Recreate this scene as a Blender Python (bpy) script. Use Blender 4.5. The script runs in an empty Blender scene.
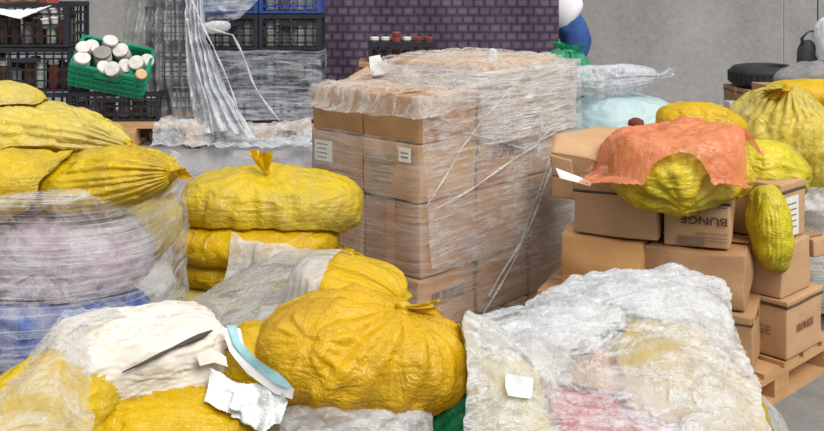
import bpy, bmesh, math, random
import numpy as np
from mathutils import Vector, Matrix, noise as mnoise

# ------------------------------------------------------------ camera, sky, sun, exposure
SC = bpy.context.scene
COL = SC.collection
CAM_H, FOC, HOR = 1.70, 1000.0, -30.0       # eye height, focal length in pixels, row of the horizon
cam_data = bpy.data.cameras.new('camera')
cam = bpy.data.objects.new('camera', cam_data)
COL.objects.link(cam)
cam.location = (0, 0, CAM_H)
cam.rotation_euler = (math.pi / 2, 0, 0)
cam_data.sensor_width = 36.0
cam_data.lens = 36.0 * FOC / 824.0
cam_data.shift_y = -(215.5 - HOR) / 824.0
cam_data.clip_end = 200
SC.camera = cam

world = bpy.data.worlds.new('sky')
SC.world = world
world.use_nodes = True
bg = world.node_tree.nodes['Background']
bg.inputs['Strength'].default_value = 1.0
_tc = world.node_tree.nodes.new('ShaderNodeTexCoord')
_sp = world.node_tree.nodes.new('ShaderNodeSeparateXYZ')
_rp = world.node_tree.nodes.new('ShaderNodeValToRGB')
_rp.color_ramp.elements[0].position = 0.0
_rp.color_ramp.elements[0].color = (0.17, 0.175, 0.18, 1)
_rp.color_ramp.elements[1].position = 0.75
_rp.color_ramp.elements[1].color = (1.0, 1.03, 1.08, 1)
world.node_tree.links.new(_tc.outputs['Generated'], _sp.inputs[0])
world.node_tree.links.new(_sp.outputs['Z'], _rp.inputs['Fac'])
world.node_tree.links.new(_rp.outputs['Color'], bg.inputs['Color'])

sun_data = bpy.data.lights.new('sun', 'SUN')
sun_data.energy = 2.7
sun_data.angle = math.radians(35)
sun_data.color = (1.0, 0.97, 0.92)
sun = bpy.data.objects.new('sun', sun_data)
COL.objects.link(sun)
sun.rotation_euler = (math.radians(34), math.radians(28), 0)

SC.view_settings.view_transform = 'Standard'
SC.view_settings.look = 'None'
SC.view_settings.exposure = 0.12
SC.view_settings.gamma = 1.0
SC.view_settings.use_curve_mapping = False
SC.cycles.transparent_max_bounces = 24
SC.cycles.max_bounces = 8

# ------------------------------------------------------------ helpers
RNG = np.random.default_rng(7)
random.seed(11)


def P(x, y, d):
    """World point seen at pixel (x, y) of the photograph at distance d."""
    return np.array([(x - 412.0) / FOC * d, d, CAM_H - (y - HOR) / FOC * d])


def unit(v):
    v = np.asarray(v, float)
    return v / max(np.linalg.norm(v), 1e-9)


def vnoise(V, scale, seed=0.0):
    """Smooth noise in -1..1 at many points."""
    out = np.empty(len(V))
    o = Vector((seed * 13.7, seed * 7.3, seed * 3.1))
    for i, p in enumerate(V):
        out[i] = mnoise.noise(Vector(p) * scale + o)
    return out


class Geo:
    def __init__(self):
        self.v, self.f = [], []

    def add(self, V, F):
        b = len(self.v)
        self.v.extend([tuple(map(float, p)) for p in V])
        self.f.extend([tuple(int(i) + b for i in f) for f in F])
        return self

    def box(self, c, h, ax=None):
        c = np.asarray(c, float)
        A = np.eye(3) if ax is None else np.asarray(ax, float)
        V = [c + A[0] * h[0] * sx + A[1] * h[1] * sy + A[2] * h[2] * sz
             for sz in (-1, 1) for sy in (-1, 1) for sx in (-1, 1)]
        return self.add(V, [(0, 2, 3, 1), (4, 5, 7, 6), (0, 1, 5, 4), (2, 6, 7, 3), (0, 4, 6, 2), (1, 3, 7, 5)])

    def tube(self, path, rad, n=8, flat=1.0, cap=True):
        path = [np.asarray(p, float) for p in path]
        m = len(path)
        rad = [rad] * m if np.isscalar(rad) else rad
        V = []
        up = np.array([0.13, 0.21, 0.97])
        for i in range(m):
            t = unit(path[min(i + 1, m - 1)] - path[max(i - 1, 0)])
            s = unit(np.cross(t, up))
            w = np.cross(s, t)
            for k in range(n):
                a = 2 * math.pi * k / n
                V.append(path[i] + rad[i] * (math.cos(a) * s + flat * math.sin(a) * w))
        F = []
        for i in range(m - 1):
            for k in range(n):
                k2 = (k + 1) % n
                F.append((i * n + k, i * n + k2, (i + 1) * n + k2, (i + 1) * n + k))
        if cap:
            F.append(tuple(range(n - 1, -1, -1)))
            F.append(tuple((m - 1) * n + k for k in range(n)))
        return self.add(V, F)

    def lathe(self, c, prof, n=20, ax=None):
        c = np.asarray(c, float)
        A = np.eye(3) if ax is None else np.asarray(ax, float)
        m = len(prof)
        V, F = [], []
        for r, z in prof:
            for k in range(n):
                a = 2 * math.pi * k / n
                V.append(c + A[0] * r * math.cos(a) + A[1] * r * math.sin(a) + A[2] * z)
        for i in range(m - 1):
            for k in range(n):
                k2 = (k + 1) % n
                F.append((i * n + k, i * n + k2, (i + 1) * n + k2, (i + 1) * n + k))
        F.append(tuple(range(n - 1, -1, -1)))
        F.append(tuple((m - 1) * n + k for k in range(n)))
        return self.add(V, F)


def link(name, V, F, mat, parent=None, loc=None, smooth=True):
    """One mesh object from world coordinates; parents carry a location only."""
    me = bpy.data.meshes.new(name)
    V = np.asarray(V, float)
    if parent is not None:
        base = np.array(parent['_loc'])
        off = base
    else:
        off = np.asarray(loc, float) if loc is not None else np.array(
            [(V[:, 0].min() + V[:, 0].max()) / 2, (V[:, 1].min() + V[:, 1].max()) / 2, V[:, 2].min()])
    me.from_pydata([tuple(p) for p in (V - off)], [], [tuple(f) for f in F])
    me.update()
    if smooth:
        me.polygons.foreach_set('use_smooth', [True] * len(me.polygons))
    me.materials.append(mat)
    o = bpy.data.objects.new(name, me)
    COL.objects.link(o)
    if parent is not None:
        o.parent = parent
        o['_loc'] = [float(x) for x in off]
    else:
        o.location = off
        o['_loc'] = [float(x) for x in off]
    return o


def geo(name, g, mat, parent=None, loc=None, smooth=False):
    return link(name, np.array(g.v), g.f, mat, parent, loc, smooth)


def tag(o, label, cat, group=None, kind=None):
    if label:
        o['label'] = label
    if cat:
        o['category'] = cat
    if group:
        o['group'] = group
    if kind:
        o['kind'] = kind
    return o


def thing(name, label, cat, loc, group=None):
    o = bpy.data.objects.new(name, None)
    o.empty_display_size = 0.1
    COL.objects.link(o)
    o.location = loc
    o['_loc'] = [float(x) for x in loc]
    return tag(o, label, cat, group)


# ------------------------------------------------------------ heights of what has been stacked so far
HX0, HX1, HY0, HY1, HR = -4.2, 4.2, 1.4, 9.0, 0.02
NX, NY = int((HX1 - HX0) / HR) + 1, int((HY1 - HY0) / HR) + 1
HF = np.zeros((NX, NY))


def deposit(V):
    V = np.asarray(V)
    i = ((V[:, 0] - HX0) / HR)
    j = ((V[:, 1] - HY0) / HR)
    ok = (i > 1) & (i < NX - 2) & (j > 1) & (j < NY - 2)
    for di in (0, 1):
        for dj in (0, 1):
            np.maximum.at(HF, (np.floor(i[ok]).astype(int) + di, np.floor(j[ok]).astype(int) + dj), V[ok, 2])


def deposit_box(c, ax, h):
    n = 40
    s = np.linspace(-1, 1, n)
    a, b = np.meshgrid(s, s)
    V = np.asarray(c) + a.reshape(-1, 1) * ax[0] * h[0] + b.reshape(-1, 1) * ax[1] * h[1] + ax[2] * h[2]
    deposit(V)


def hsample(H, x, y):
    i = np.clip((x - HX0) / HR, 0, NX - 2.001)
    j = np.clip((y - HY0) / HR, 0, NY - 2.001)
    i0, j0 = i.astype(int), j.astype(int)
    a, b = i - i0, j - j0
    return (H[i0, j0] * (1 - a) * (1 - b) + H[i0 + 1, j0] * a * (1 - b)
            + H[i0, j0 + 1] * (1 - a) * b + H[i0 + 1, j0 + 1] * a * b)


def soft_heights(grow=2, blur=3):
    H = HF.copy()
    for _ in range(grow):
        H = np.maximum.reduce([H, np.roll(H, 1, 0), np.roll(H, -1, 0), np.roll(H, 1, 1), np.roll(H, -1, 1)])
    for _ in range(blur):
        H = (H + np.roll(H, 1, 0) + np.roll(H, -1, 0) + np.roll(H, 1, 1) + np.roll(H, -1, 1)) / 5
    return H


def settle(V, rests, wrap, goal, kg, iters, H=None, eps=0.006, smooth=0.02, zmin=None, lim=9.0):
    """Lets a sheet that is larger than its shape buckle into folds (position based)."""
    M, N = V.shape[:2]
    for it in range(iters):
        D = np.zeros_like(V)
        W = np.zeros((M, N, 1))
        for (di, dj, R, w) in rests:
            A = V[:M - di] if di else V
            if wrap:
                B = np.roll(V, -dj, axis=1)[di:]
                d = B - A
            else:
                if dj >= 0:
                    A = A[:, :N - dj] if dj else A
                    B = V[di:, dj:]
                else:
                    A = A[:, -dj:]
                    B = V[di:, :N + dj]
                d = B - A
            l = np.linalg.norm(d, axis=2, keepdims=True) + 1e-9
            c = d * ((l - R[..., None]) / l) * (0.5 * w)
            if wrap:
                D[:M - di or M] += c
                W[:M - di or M] += w
                D[di:] -= np.roll(c, dj, axis=1)
                W[di:] += w
            else:
                if dj >= 0:
                    D[:M - di or M, :N - dj or N] += c
                    W[:M - di or M, :N - dj or N] += w
                    D[di:, dj:] -= c
                    W[di:, dj:] += w
                else:
                    D[:M - di or M, -dj:] += c
                    W[:M - di or M, -dj:] += w
                    D[di:, :N + dj] -= c
                    W[di:, :N + dj] += w
        V = V + D / np.maximum(W, 1e-6) * 1.6
        V = V + kg * (goal - V)
        if smooth:
            L = np.zeros_like(V)
            if wrap:
                L[1:-1] = (V[2:] + V[:-2] + np.roll(V, 1, 1)[1:-1] + np.roll(V, -1, 1)[1:-1]) / 4 - V[1:-1]
            else:
                L[1:-1, 1:-1] = (V[2:, 1:-1] + V[:-2, 1:-1] + V[1:-1, 2:] + V[1:-1, :-2]) / 4 - V[1:-1, 1:-1]
            V = V + smooth * L
        if H is not None:
            hz = hsample(H, V[..., 0], V[..., 1]) + eps
            if zmin is not None:
                hz = np.maximum(hz, zmin)
            pen = np.maximum(hz - V[..., 2], 0)
            V[..., 2] += pen if lim > 1 else pen * np.clip(1 - (pen - lim * 0.4) / lim, 0, 1)
    return V


def grid_faces(M, N, wrap):
    F = []
    for i in range(M - 1):
        for j in range(N if wrap else N - 1):
            k = (j + 1) % N
            F.append((i * N + j, i * N + k, (i + 1) * N + k, (i + 1) * N + j))
    return F


# ------------------------------------------------------------ materials
def new_mat(name):
    m = bpy.data.materials.new(name)
    m.use_nodes = True
    nt = m.node_tree
    for n in list(nt.nodes):
        nt.nodes.remove(n)
    return m, nt, nt.nodes, nt.links


def lin(r, g, b):
    f = lambda c: (c / 255 / 12.92) if c / 255 <= 0.04045 else ((c / 255 + 0.055) / 1.055) ** 2.4
    return (f(r), f(g), f(b), 1.0)


def coords(N, L, scale=(1, 1, 1), rot=(0, 0, 0), kind='Object'):
    tc = N.new('ShaderNodeTexCoord')
    mp = N.new('ShaderNodeMapping')
    mp.inputs['Scale'].default_value = scale
    mp.inputs['Rotation'].default_value = rot
    L.new(tc.outputs[kind], mp.inputs['Vector'])
    return mp.outputs['Vector']


def noise_node(N, L, vec, scale, detail=4, rough=0.55, dist=0.0):
    n = N.new('ShaderNodeTexNoise')
    n.inputs['Scale'].default_value = scale
    n.inputs['Detail'].default_value = detail
    n.inputs['Roughness'].default_value = rough
    n.inputs['Distortion'].default_value = dist
    L.new(vec, n.inputs['Vector'])
    return n.outputs['Fac']


def ramp(N, L, fac, stops):
    r = N.new('ShaderNodeValToRGB')
    e = r.color_ramp.elements
    while len(e) < len(stops):
        e.new(0.5)
    for k, (p, c) in enumerate(stops):
        e[k].position = p
        e[k].color = c
    L.new(fac, r.inputs['Fac'])
    return r.outputs['Color']


def math_node(N, L, op, a, b, clamp=False):
    n = N.new('ShaderNodeMath')
    n.operation = op
    n.use_clamp = clamp
    for k, v in enumerate((a, b)):
        if isinstance(v, (int, float)):
            n.inputs[k].default_value = v
        else:
            L.new(v, n.inputs[k])
    return n.outputs[0]


def bump(N, L, h, strength, dist=0.01):
    b = N.new('ShaderNodeBump')
    b.inputs['Strength'].default_value = strength
    b.inputs['Distance'].default_value = dist
    L.new(h, b.inputs['Height'])
    return b.outputs['Normal']


def principled(N, L, rough=0.5, spec=0.5):
    p = N.new('ShaderNodeBsdfPrincipled')
    p.inputs['Roughness'].default_value = rough
    p.inputs['Specular IOR Level'].default_value = spec
    return p


def out(N, L, sh):
    o = N.new('ShaderNodeOutputMaterial')
    L.new(sh, o.inputs['Surface'])


def mat_plain(name, c1, c2=None, scale=6, rough=0.6, bstr=0.15, bscale=60, spec=0.4, stretch=(1, 1, 1)):
    m, nt, N, L = new_mat(name)
    v = coords(N, L, stretch)
    p = principled(N, L, rough, spec)
    L.new(ramp(N, L, noise_node(N, L, v, scale, 6), [(0.32, c1), (0.68, c2 or c1)]), p.inputs['Base Color'])
    if bstr:
        L.new(bump(N, L, noise_node(N, L, v, bscale, 4), bstr, 0.004), p.inputs['Normal'])
    out(N, L, p.outputs[0])
    return m


def mat_sack(name, c, murk, mscale=5.0, rough=0.23, trans=0.25, bstr=0.5, lo=0.42, hi=0.66):
    """Thin plastic sack, what is inside shows through in patches."""
    m, nt, N, L = new_mat(name)
    v = coords(N, L)
    p = principled(N, L, rough, 0.5)
    col = ramp(N, L, noise_node(N, L, v, mscale, 5, 0.6), [(lo, c), (hi, murk)])
    L.new(col, p.inputs['Base Color'])
    n1 = noise_node(N, L, v, 9, 5, 0.62, 0.9)
    rdg = math_node(N, L, 'SUBTRACT', 1.0, math_node(N, L, 'MULTIPLY', math_node(N, L, 'ABSOLUTE', math_node(N, L, 'SUBTRACT', n1, 0.5), 0), 6.0), True)
    n3 = noise_node(N, L, v, 34, 3, 0.6, 1.2)
    nm = bump(N, L, math_node(N, L, 'ADD', rdg, n3), bstr, 0.009)
    L.new(nm, p.inputs['Normal'])
    t = N.new('ShaderNodeBsdfTranslucent')
    L.new(col, t.inputs['Color'])
    mx = N.new('ShaderNodeMixShader')
    mx.inputs[0].default_value = trans
    L.new(p.outputs[0], mx.inputs[1])
    L.new(t.outputs[0], mx.inputs[2])
    out(N, L, mx.outputs[0])
    return m


def mat_film(name, dens, amp=0.5, amp2=0.3, streak=(2, 2, 45), rot=(0, 0, 0), col=(0.86, 0.88, 0.9, 1), rough=0.22, patch=4.0,
             streak2=None, rot2=(0, 0, 0), bstr=0.6, line=0.40, sharp=13.0):
    """Clear stretch film: its folds and layers make it whiter in fine creases."""
    m, nt, N, L = new_mat(name)

    def crease(n):
        d = math_node(N, L, 'ABSOLUTE', math_node(N, L, 'SUBTRACT', n, 0.5), 0)
        return math_node(N, L, 'SUBTRACT', 1.0, math_node(N, L, 'MULTIPLY', d, sharp), True)
    n1 = noise_node(N, L, coords(N, L, streak, rot), 1.0, 5, 0.6, 0.3)
    v2 = coords(N, L)
    n2 = noise_node(N, L, v2, patch, 4, 0.55, 0.8)
    n4 = noise_node(N, L, v2, 13.0, 5, 0.62, 1.0)
    c1, c4 = crease(n1), crease(n4)
    f = math_node(N, L, 'MULTIPLY', math_node(N, L, 'SUBTRACT', n1, 0.5), amp * 2)
    f = math_node(N, L, 'ADD', f, math_node(N, L, 'MULTIPLY', math_node(N, L, 'SUBTRACT', n2, 0.5), amp2 * 2))
    f = math_node(N, L, 'ADD', f, dens)
    lines = math_node(N, L, 'ADD', math_node(N, L, 'MULTIPLY', c1, line), math_node(N, L, 'MULTIPLY', c4, line * 0.45))
    if streak2:
        c3 = crease(noise_node(N, L, coords(N, L, streak2, rot2), 1.0, 4, 0.55, 0.3))
        lines = math_node(N, L, 'ADD', lines, math_node(N, L, 'MULTIPLY', c3, line))
    f = math_node(N, L, 'ADD', f, lines)
    f = math_node(N, L, 'MAXIMUM', math_node(N, L, 'MINIMUM', f, 0.95), 0.06)
    p = principled(N, L, rough, 0.7)
    p.inputs['Base Color'].default_value = col
    L.new(bump(N, L, math_node(N, L, 'ADD', lines, n2), bstr, 0.01), p.inputs['Normal'])
    t = N.new('ShaderNodeBsdfTranslucent')
    t.inputs['Color'].default_value = col
    mm = N.new('ShaderNodeMixShader')
    mm.inputs[0].default_value = 0.3
    L.new(p.outputs[0], mm.inputs[1])
    L.new(t.outputs[0], mm.inputs[2])
    tr = N.new('ShaderNodeBsdfTransparent')
    mx = N.new('ShaderNodeMixShader')
    L.new(f, mx.inputs[0])
    L.new(tr.outputs[0], mx.inputs[1])
    L.new(mm.outputs[0], mx.inputs[2])
    out(N, L, mx.outputs[0])
    return m


def mat_card(name, c1, c2):
    m, nt, N, L = new_mat(name)
    p = principled(N, L, 0.75, 0.25)
    big = noise_node(N, L, coords(N, L), 5.0, 5)
    fl = noise_node(N, L, coords(N, L, (6, 6, 70)), 1.0, 3)
    mixv = math_node(N, L, 'ADD', math_node(N, L, 'MULTIPLY', big, 0.75), math_node(N, L, 'MULTIPLY', fl, 0.25))
    L.new(ramp(N, L, mixv, [(0.35, c1), (0.65, c2)]), p.inputs['Base Color'])
    L.new(bump(N, L, noise_node(N, L, coords(N, L), 14, 5), 0.35, 0.006), p.inputs['Normal'])
    out(N, L, p.outputs[0])
    return m


YEL = mat_sack('yellow plastic', lin(230, 194, 14), lin(194, 164, 50), 5)
YEL2 = mat_sack('golden plastic', lin(230, 188, 6), lin(206, 166, 24), 4, bstr=0.5)
YELM = mat_sack('murky yellow plastic', lin(232, 208, 84), lin(204, 184, 110), 4)
YELO = mat_sack('olive yellow plastic', lin(230, 204, 40), lin(178, 160, 44), 6, trans=0.2)
YELG = mat_sack('lime yellow plastic', lin(230, 212, 44), lin(190, 178, 56), 6)
ORANGE = mat_film('orange film', 0.62, 0.3, 0.3, (5, 12, 8), rot=(0, 0, 0.4), col=lin(244, 150, 104), line=0.3)
ORANGE_SACK = mat_sack('tan orange plastic', lin(228, 168, 84), lin(214, 180, 130), 5)
RED = mat_sack('red plastic', lin(205, 70, 60), lin(220, 120, 110), 5)
BLUE = mat_sack('blue plastic', lin(16, 70, 186), lin(50, 104, 204), 6)
BLUE2 = mat_sack('washed blue plastic', lin(60, 104, 190), lin(190, 190, 205), 7)
LILAC = mat_sack('pale lilac plastic', lin(220, 212, 220), lin(188, 160, 176), 8)
PALEBLUE = mat_sack('pale blue plastic', lin(196, 222, 224), lin(214, 228, 228), 3, 0.4, 0.3, 0.25)
GREENB = mat_sack('green plastic', lin(52, 168, 118), lin(30, 128, 90), 5)
DKGREEN = mat_sack('deep green plastic', lin(26, 138, 84), lin(14, 100, 62), 5)
WHITEB = mat_sack('white plastic', lin(232, 231, 226), lin(214, 211, 202), 5, 0.4, 0.2, 0.4)
CLOTHW = mat_plain('white sacking', lin(226, 220, 208), lin(206, 196, 180), 7, 0.8, 0.4, 50)
PAPERW = mat_plain('white paper', lin(232, 232, 230), lin(214, 214, 212), 8, 0.7, 0.2, 30)
PAPERB = mat_plain('blue green print', lin(126, 178, 186), lin(160, 196, 200), 30, 0.7, 0.1, 30)
INK = mat_plain('dark ink', lin(66, 54, 48), lin(84, 70, 60), 30, 0.8, 0)
INKR = mat_plain('brown ink', lin(120, 72, 56), lin(132, 84, 66), 30, 0.8, 0)
INKG = mat_plain('grey ink', lin(112, 92, 76), lin(128, 106, 88), 30, 0.8, 0)
CARD = mat_card('cardboard', lin(160, 122, 86), lin(180, 140, 102))
CARD2 = mat_card('pale cardboard', lin(176, 138, 100), lin(195, 158, 120))
CARD3 = mat_card('dull cardboard', lin(148, 116, 88), lin(168, 134, 102))
TAPE = mat_plain('packing tape', lin(176, 128, 84), lin(190, 142, 98), 8, 0.3, 0.1, 40, 0.6)
WOOD = mat_plain('pallet wood', lin(176, 134, 92), lin(200, 160, 116), 4, 0.8, 0.4, 30, 0.2, (1, 1, 6))
BLACKP = mat_plain('black crate plastic', lin(34, 36, 42), lin(48, 50, 58), 8, 0.45, 0.1)
BLUEP = mat_plain('blue crate plastic', lin(44, 66, 132), lin(60, 84, 150), 8, 0.45, 0.1)
GREENP = mat_plain('green crate plastic', lin(20, 140, 104), lin(34, 158, 120), 8, 0.4, 0.1)
RUBBER = mat_plain('black rubber', lin(34, 34, 36), lin(46, 46, 48), 10, 0.7, 0.3)
CAPW = mat_plain('white cap', lin(222, 218, 210), lin(190, 184, 176), 20, 0.5, 0.1)
BROWNG = mat_plain('brown jar', lin(84, 58, 46), lin(108, 78, 62), 10, 0.3, 0.05)
GREYG = mat_plain('grey jar', lin(128, 122, 120), lin(150, 144, 140), 10, 0.4, 0.05)
PALEG = mat_plain('pale jar', lin(186, 194, 180), lin(210, 214, 204), 14, 0.4, 0.05)
REDJ = mat_plain('red brown jar', lin(120, 56, 44), lin(150, 74, 56), 10, 0.4, 0.05)
JEAN = mat_plain('blue denim', lin(48, 76, 130), lin(62, 92, 148), 10, 0.85, 0.3, 120, 0.2)
SHIRT = mat_plain('white cotton', lin(226, 222, 226), lin(214, 210, 216), 6, 0.85, 0.2, 80, 0.2)
SKIN = mat_plain('skin', lin(176, 124, 98), lin(186, 134, 106), 6, 0.55, 0.05)
HAIR = mat_plain('dark hair', lin(36, 28, 24), lin(50, 40, 34), 20, 0.5, 0.4, 90)
GREYC = mat_plain('grey cloth', lin(120, 118, 118), lin(150, 148, 146), 8, 0.9, 0.4)
DARKBAG = mat_plain('dark grey nylon', lin(58, 58, 62), lin(72, 72, 74), 8, 0.7, 0.3)

# concrete
def mat_concrete(name, c1, c2, c3, bs=0.5, cracks=False):
    m, nt, N, L = new_mat(name)
    v = coords(N, L)
    p = principled(N, L, 0.85, 0.25)
    big = noise_node(N, L, coords(N, L, (0.6, 0.6, 0.22)), 2.2, 4, 0.6, 0.6)
    fine = noise_node(N, L, v, 22, 8, 0.7)
    mixv = math_node(N, L, 'ADD', math_node(N, L, 'MULTIPLY', big, 0.6), math_node(N, L, 'MULTIPLY', fine, 0.4))
    L.new(ramp(N, L, mixv, [(0.34, c1), (0.5, c2), (0.66, c3)]), p.inputs['Base Color'])
    L.new(bump(N, L, noise_node(N, L, v, 34, 8, 0.75), bs, 0.01), p.inputs['Normal'])
    out(N, L, p.outputs[0])
    return m


WALLC = mat_concrete('wall concrete', lin(130, 129, 126), lin(150, 148, 144), lin(166, 164, 160))
FLOORC = mat_concrete('floor concrete', lin(108, 106, 104), lin(126, 124, 121), lin(142, 140, 136))
LEDGEC = mat_concrete('rough ledge concrete', lin(140, 138, 138), lin(160, 158, 158), lin(178, 176, 176), 0.9)

# stretch films
F_LEFT = mat_film('film in level streaks', 0.04, 0.45, 0.25, (1.0, 1.0, 60), col=(0.92, 0.92, 0.94, 1), line=0.5, sharp=15.0)
F_BOX = mat_film('film on cartons', 0.06, 0.3, 0.35, (2.0, 2.0, 50), streak2=(2, 2, 40), rot2=(0.5, 0.55, 0), line=0.15, patch=3.0)
F_DENSE = mat_film('layered white film', 0.42, 0.5, 0.35, (3, 3, 36), rot=(0.3, 0.4, 0), streak2=(3, 3, 30), rot2=(-0.5, -0.6, 0), col=(0.86, 0.85, 0.83, 1), line=0.42)
F_SIDE = mat_film('glinting film on the long side', 0.06, 0.35, 0.75, (3, 3, 40), rot=(0.35, 0.4, 0), streak2=(4, 4, 26), rot2=(-0.6, -0.7, 0), col=(0.86, 0.85, 0.84, 1), line=0.26, patch=2.6)
F_TOP = mat_film('loose grey film', 0.20, 0.4, 0.3, (5, 14, 5), rot=(0, 0, 0.5), col=(0.82, 0.8, 0.76, 1), line=0.28)
F_HEAP = mat_film('thick white film', 0.42, 0.4, 0.55, (5, 18, 10), rot=(0.2, 0.1, 0.6), col=(0.84, 0.85, 0.86, 1), line=0.36, patch=3.0, bstr=0.9)
F_HULL = mat_film('heap film in level streaks', 0.22, 0.5, 0.3, (2, 2, 45), col=(0.82, 0.82, 0.82, 1), line=0.35)
F_CLEAR = mat_film('clear loose film', 0.20, 0.3, 0.3, (4, 12, 8), rot=(0, 0, -0.5), col=(0.80, 0.80, 0.80, 1), line=0.28)
F_SHEET = mat_film('thick clear sheet', 0.50, 0.3, 0.3, (4, 12, 8), rot=(0, 0, -0.7), col=(0.70, 0.70, 0.69, 1), line=0.3)
F_GREY = mat_film('dusty grey film', 0.42, 0.3, 0.5, (7, 7, 2.5), col=(0.36, 0.36, 0.37, 1), line=0.15)
F_BRIGHT = mat_film('bright hanging film', 0.50, 0.7, 0.35, (26, 26, 2.5), rot=(0, 0.25, 0), col=(0.84, 0.86, 0.9, 1), line=0.4)
STRAND = mat_film('gathered film', 0.5, 0.4, 0.2, (30, 30, 30), col=(0.86, 0.86, 0.86, 1))


# ------------------------------------------------------------ builders
def sack(name, label, cat, mat, c, axis, L, rx, rz, up=(0, 0, 1), group=None, neck=0.13, tail=0.12, flare=0.07, tail_dir=None,
         seed=1, M=84, N=120, exu=1.16, exv=1.07, lump=0.07, kg=0.03, iters=80, tied=True, sq=0.75, collide=True, p=2.4, skirt=None, zmin=None,
         tailmat=None, amp=1.0, foci=(), tail_at=None):
    """A filled plastic sack. axis points from its closed end to its tied neck."""
    rng = np.random.default_rng(seed * 101 + 5)
    c = np.asarray(c, float)
    a = unit(axis)
    up = np.asarray(up, float)
    b = unit(np.cross(up, a)) if abs(np.dot(unit(up), a)) < 0.97 else unit(np.cross((0, 1, 0), a))
    cc = np.cross(a, b)
    th = np.linspace(0.06, math.pi - 0.06, M)
    s = th / math.pi
    pos = -np.cos(th) * L / 2
    r = np.sin(th) ** sq
    if tied:
        r = np.where(s > 0.5, neck + (1 - neck) * np.clip(r, 0, 1) ** 1.1, r)
        pull = np.clip((s - 0.78) / 0.22, 0, 1) ** 2
        pos = pos + pull * 0.10 * L
    ph = np.linspace(0, 2 * math.pi, N, endpoint=False)
    cs, sn = np.cos(ph), np.sin(ph)
    sup = (np.abs(cs) ** p + np.abs(sn) ** p) ** (-1 / p)
    G = (c + pos[:, None, None] * a + (r[:, None] * (cs * sup)[None])[..., None] * b * rx
         + (r[:, None] * (sn * sup)[None])[..., None] * cc * rz)
    flat = G.reshape(-1, 3)
    rad = unit_rows(flat - c)
    n1 = vnoise(flat, 5.5, seed)
    n2 = vnoise(flat, 11.0, seed + 3)
    scale = (rx + rz) / 2
    wn = np.repeat(np.clip(r, 0.15, 1), N)
    G = (flat + rad * ((n1 * lump * 1.3 + n2 * lump * 0.6) * scale * wn)[:, None]).reshape(M, N, 3)
    if collide:
        hz0 = hsample(HF, G[..., 0], G[..., 1]) + 0.006
        pen = np.maximum(hz0 - G[..., 2], 0)
        G[..., 2] += pen * np.clip(1 - (pen - 0.05) / 0.13, 0, 1)
    # rest lengths: the sheet keeps its full width towards the neck
    du = np.linalg.norm(np.roll(G, -1, 1) - G, axis=2)
    dv = np.linalg.norm(G[1:] - G[:-1], axis=2)
    ratio = np.ones(M)
    if tied:
        ratio = np.where(s > 0.5, np.clip(1 / np.maximum(r, 0.05), 1, 1.9), 1.0)
    DU = du * exu * ratio[:, None]
    DV = dv * exv
    DD = np.sqrt(((DU[1:] + DU[:-1]) / 2) ** 2 + DV ** 2)
    rests = [(0, 1, DU, 1.0), (1, 0, DV, 1.0), (1, 1, DD, 0.35), (1, -1, DD, 0.35)]
    # seeds for folds: pleats run out of the neck, crumples elsewhere
    f = np.zeros(N)
    for k in range(5, 26):
        f += rng.normal() * np.cos(k * ph + rng.uniform(0, 6.28)) / 3.6
    wneck = (np.clip((s - 0.35) / 0.6, 0, 1) ** 1.3) if tied else np.zeros(M)
    nz = (vnoise(flat, 26.0, seed + 9) * 0.6 + vnoise(flat, 15.0, seed + 5) * 0.6 - 0.8 * np.abs(vnoise(flat, 9.0, seed + 15))).reshape(M, N)
    disp = (wneck[:, None] * (f[None] * (0.7 + 0.9 * vnoise(flat, 6.0, seed + 13).reshape(M, N))) * 0.009 * np.clip(r, 0.3, 1)[:, None] + nz * 0.009) * amp * min(1.0, scale / 0.14)
    for (K, rho, fa, nf) in foci:
        K = np.asarray(K, float)
        nk = unit(K - c)
        e1 = unit(np.cross(nk, (0.3, 0.2, 0.9)))
        e2 = np.cross(nk, e1)
        dl = flat - K
        an = np.arctan2(dl @ e2, dl @ e1)
        ds = np.linalg.norm(dl, axis=1)
        ff = np.zeros(len(flat))
        for k in range(max(4, nf - 8), nf + 9):
            ff += rng.normal() * np.cos(k * an + rng.uniform(0, 6.28)) / 3.4
        disp = disp + (ff * np.exp(-ds / rho) * np.clip(ds / (rho * 0.35), 0.15, 1) * fa - np.exp(-(ds / (rho * 0.22)) ** 2) * 0.02 * (fa < 0)).reshape(M, N)
    rad = unit_rows(G.reshape(-1, 3) - c).reshape(M, N, 3)
    V = G + rad * disp[..., None]
    V = settle(V, rests, True, G + rad * disp[..., None] * 0.8, kg, iters, HF if collide else None, smooth=0.008, zmin=zmin, lim=0.13)
    pts = V.reshape(-1, 3)
    F = grid_faces(M, N, True)
    n0 = len(pts)
    pole0, pole1 = V[0].mean(0), V[-1].mean(0)
    pts = np.vstack([pts, pole0, pole1])
    F += [(n0, (j + 1) % N, j) for j in range(N)]
    F += [(n0 + 1, (M - 1) * N + j, (M - 1) * N + (j + 1) % N) for j in range(N)]
    o = link(name, pts, F, mat)
    tag(o, label, cat, group)
    if collide is not None:
        deposit(pts)
    if (tied or tail_at is not None) and tail > 0:
        td = unit(tail_dir) if tail_dir is not None else a
        kp = pole1 if tail_at is None else np.asarray(tail_at, float)
        kn = Geo()
        prof = [(0.004, -0.022), (neck * rx * 0.55, -0.014), (neck * rx * 0.72, 0), (neck * rx * 0.55, 0.014), (0.004, 0.022)]
        b2 = unit(np.cross((0.2, 0.3, 0.9), td))
        kn.lathe(kp + a * 0.004, prof, 14, np.array([b2, np.cross(td, b2), td]))
        link('knot', np.array(kn.v), kn.f, tailmat or mat, o)
        T, K = 14, 44
        q = np.linspace(0, 2 * math.pi, K, endpoint=False)
        pl = np.zeros(K)
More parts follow.
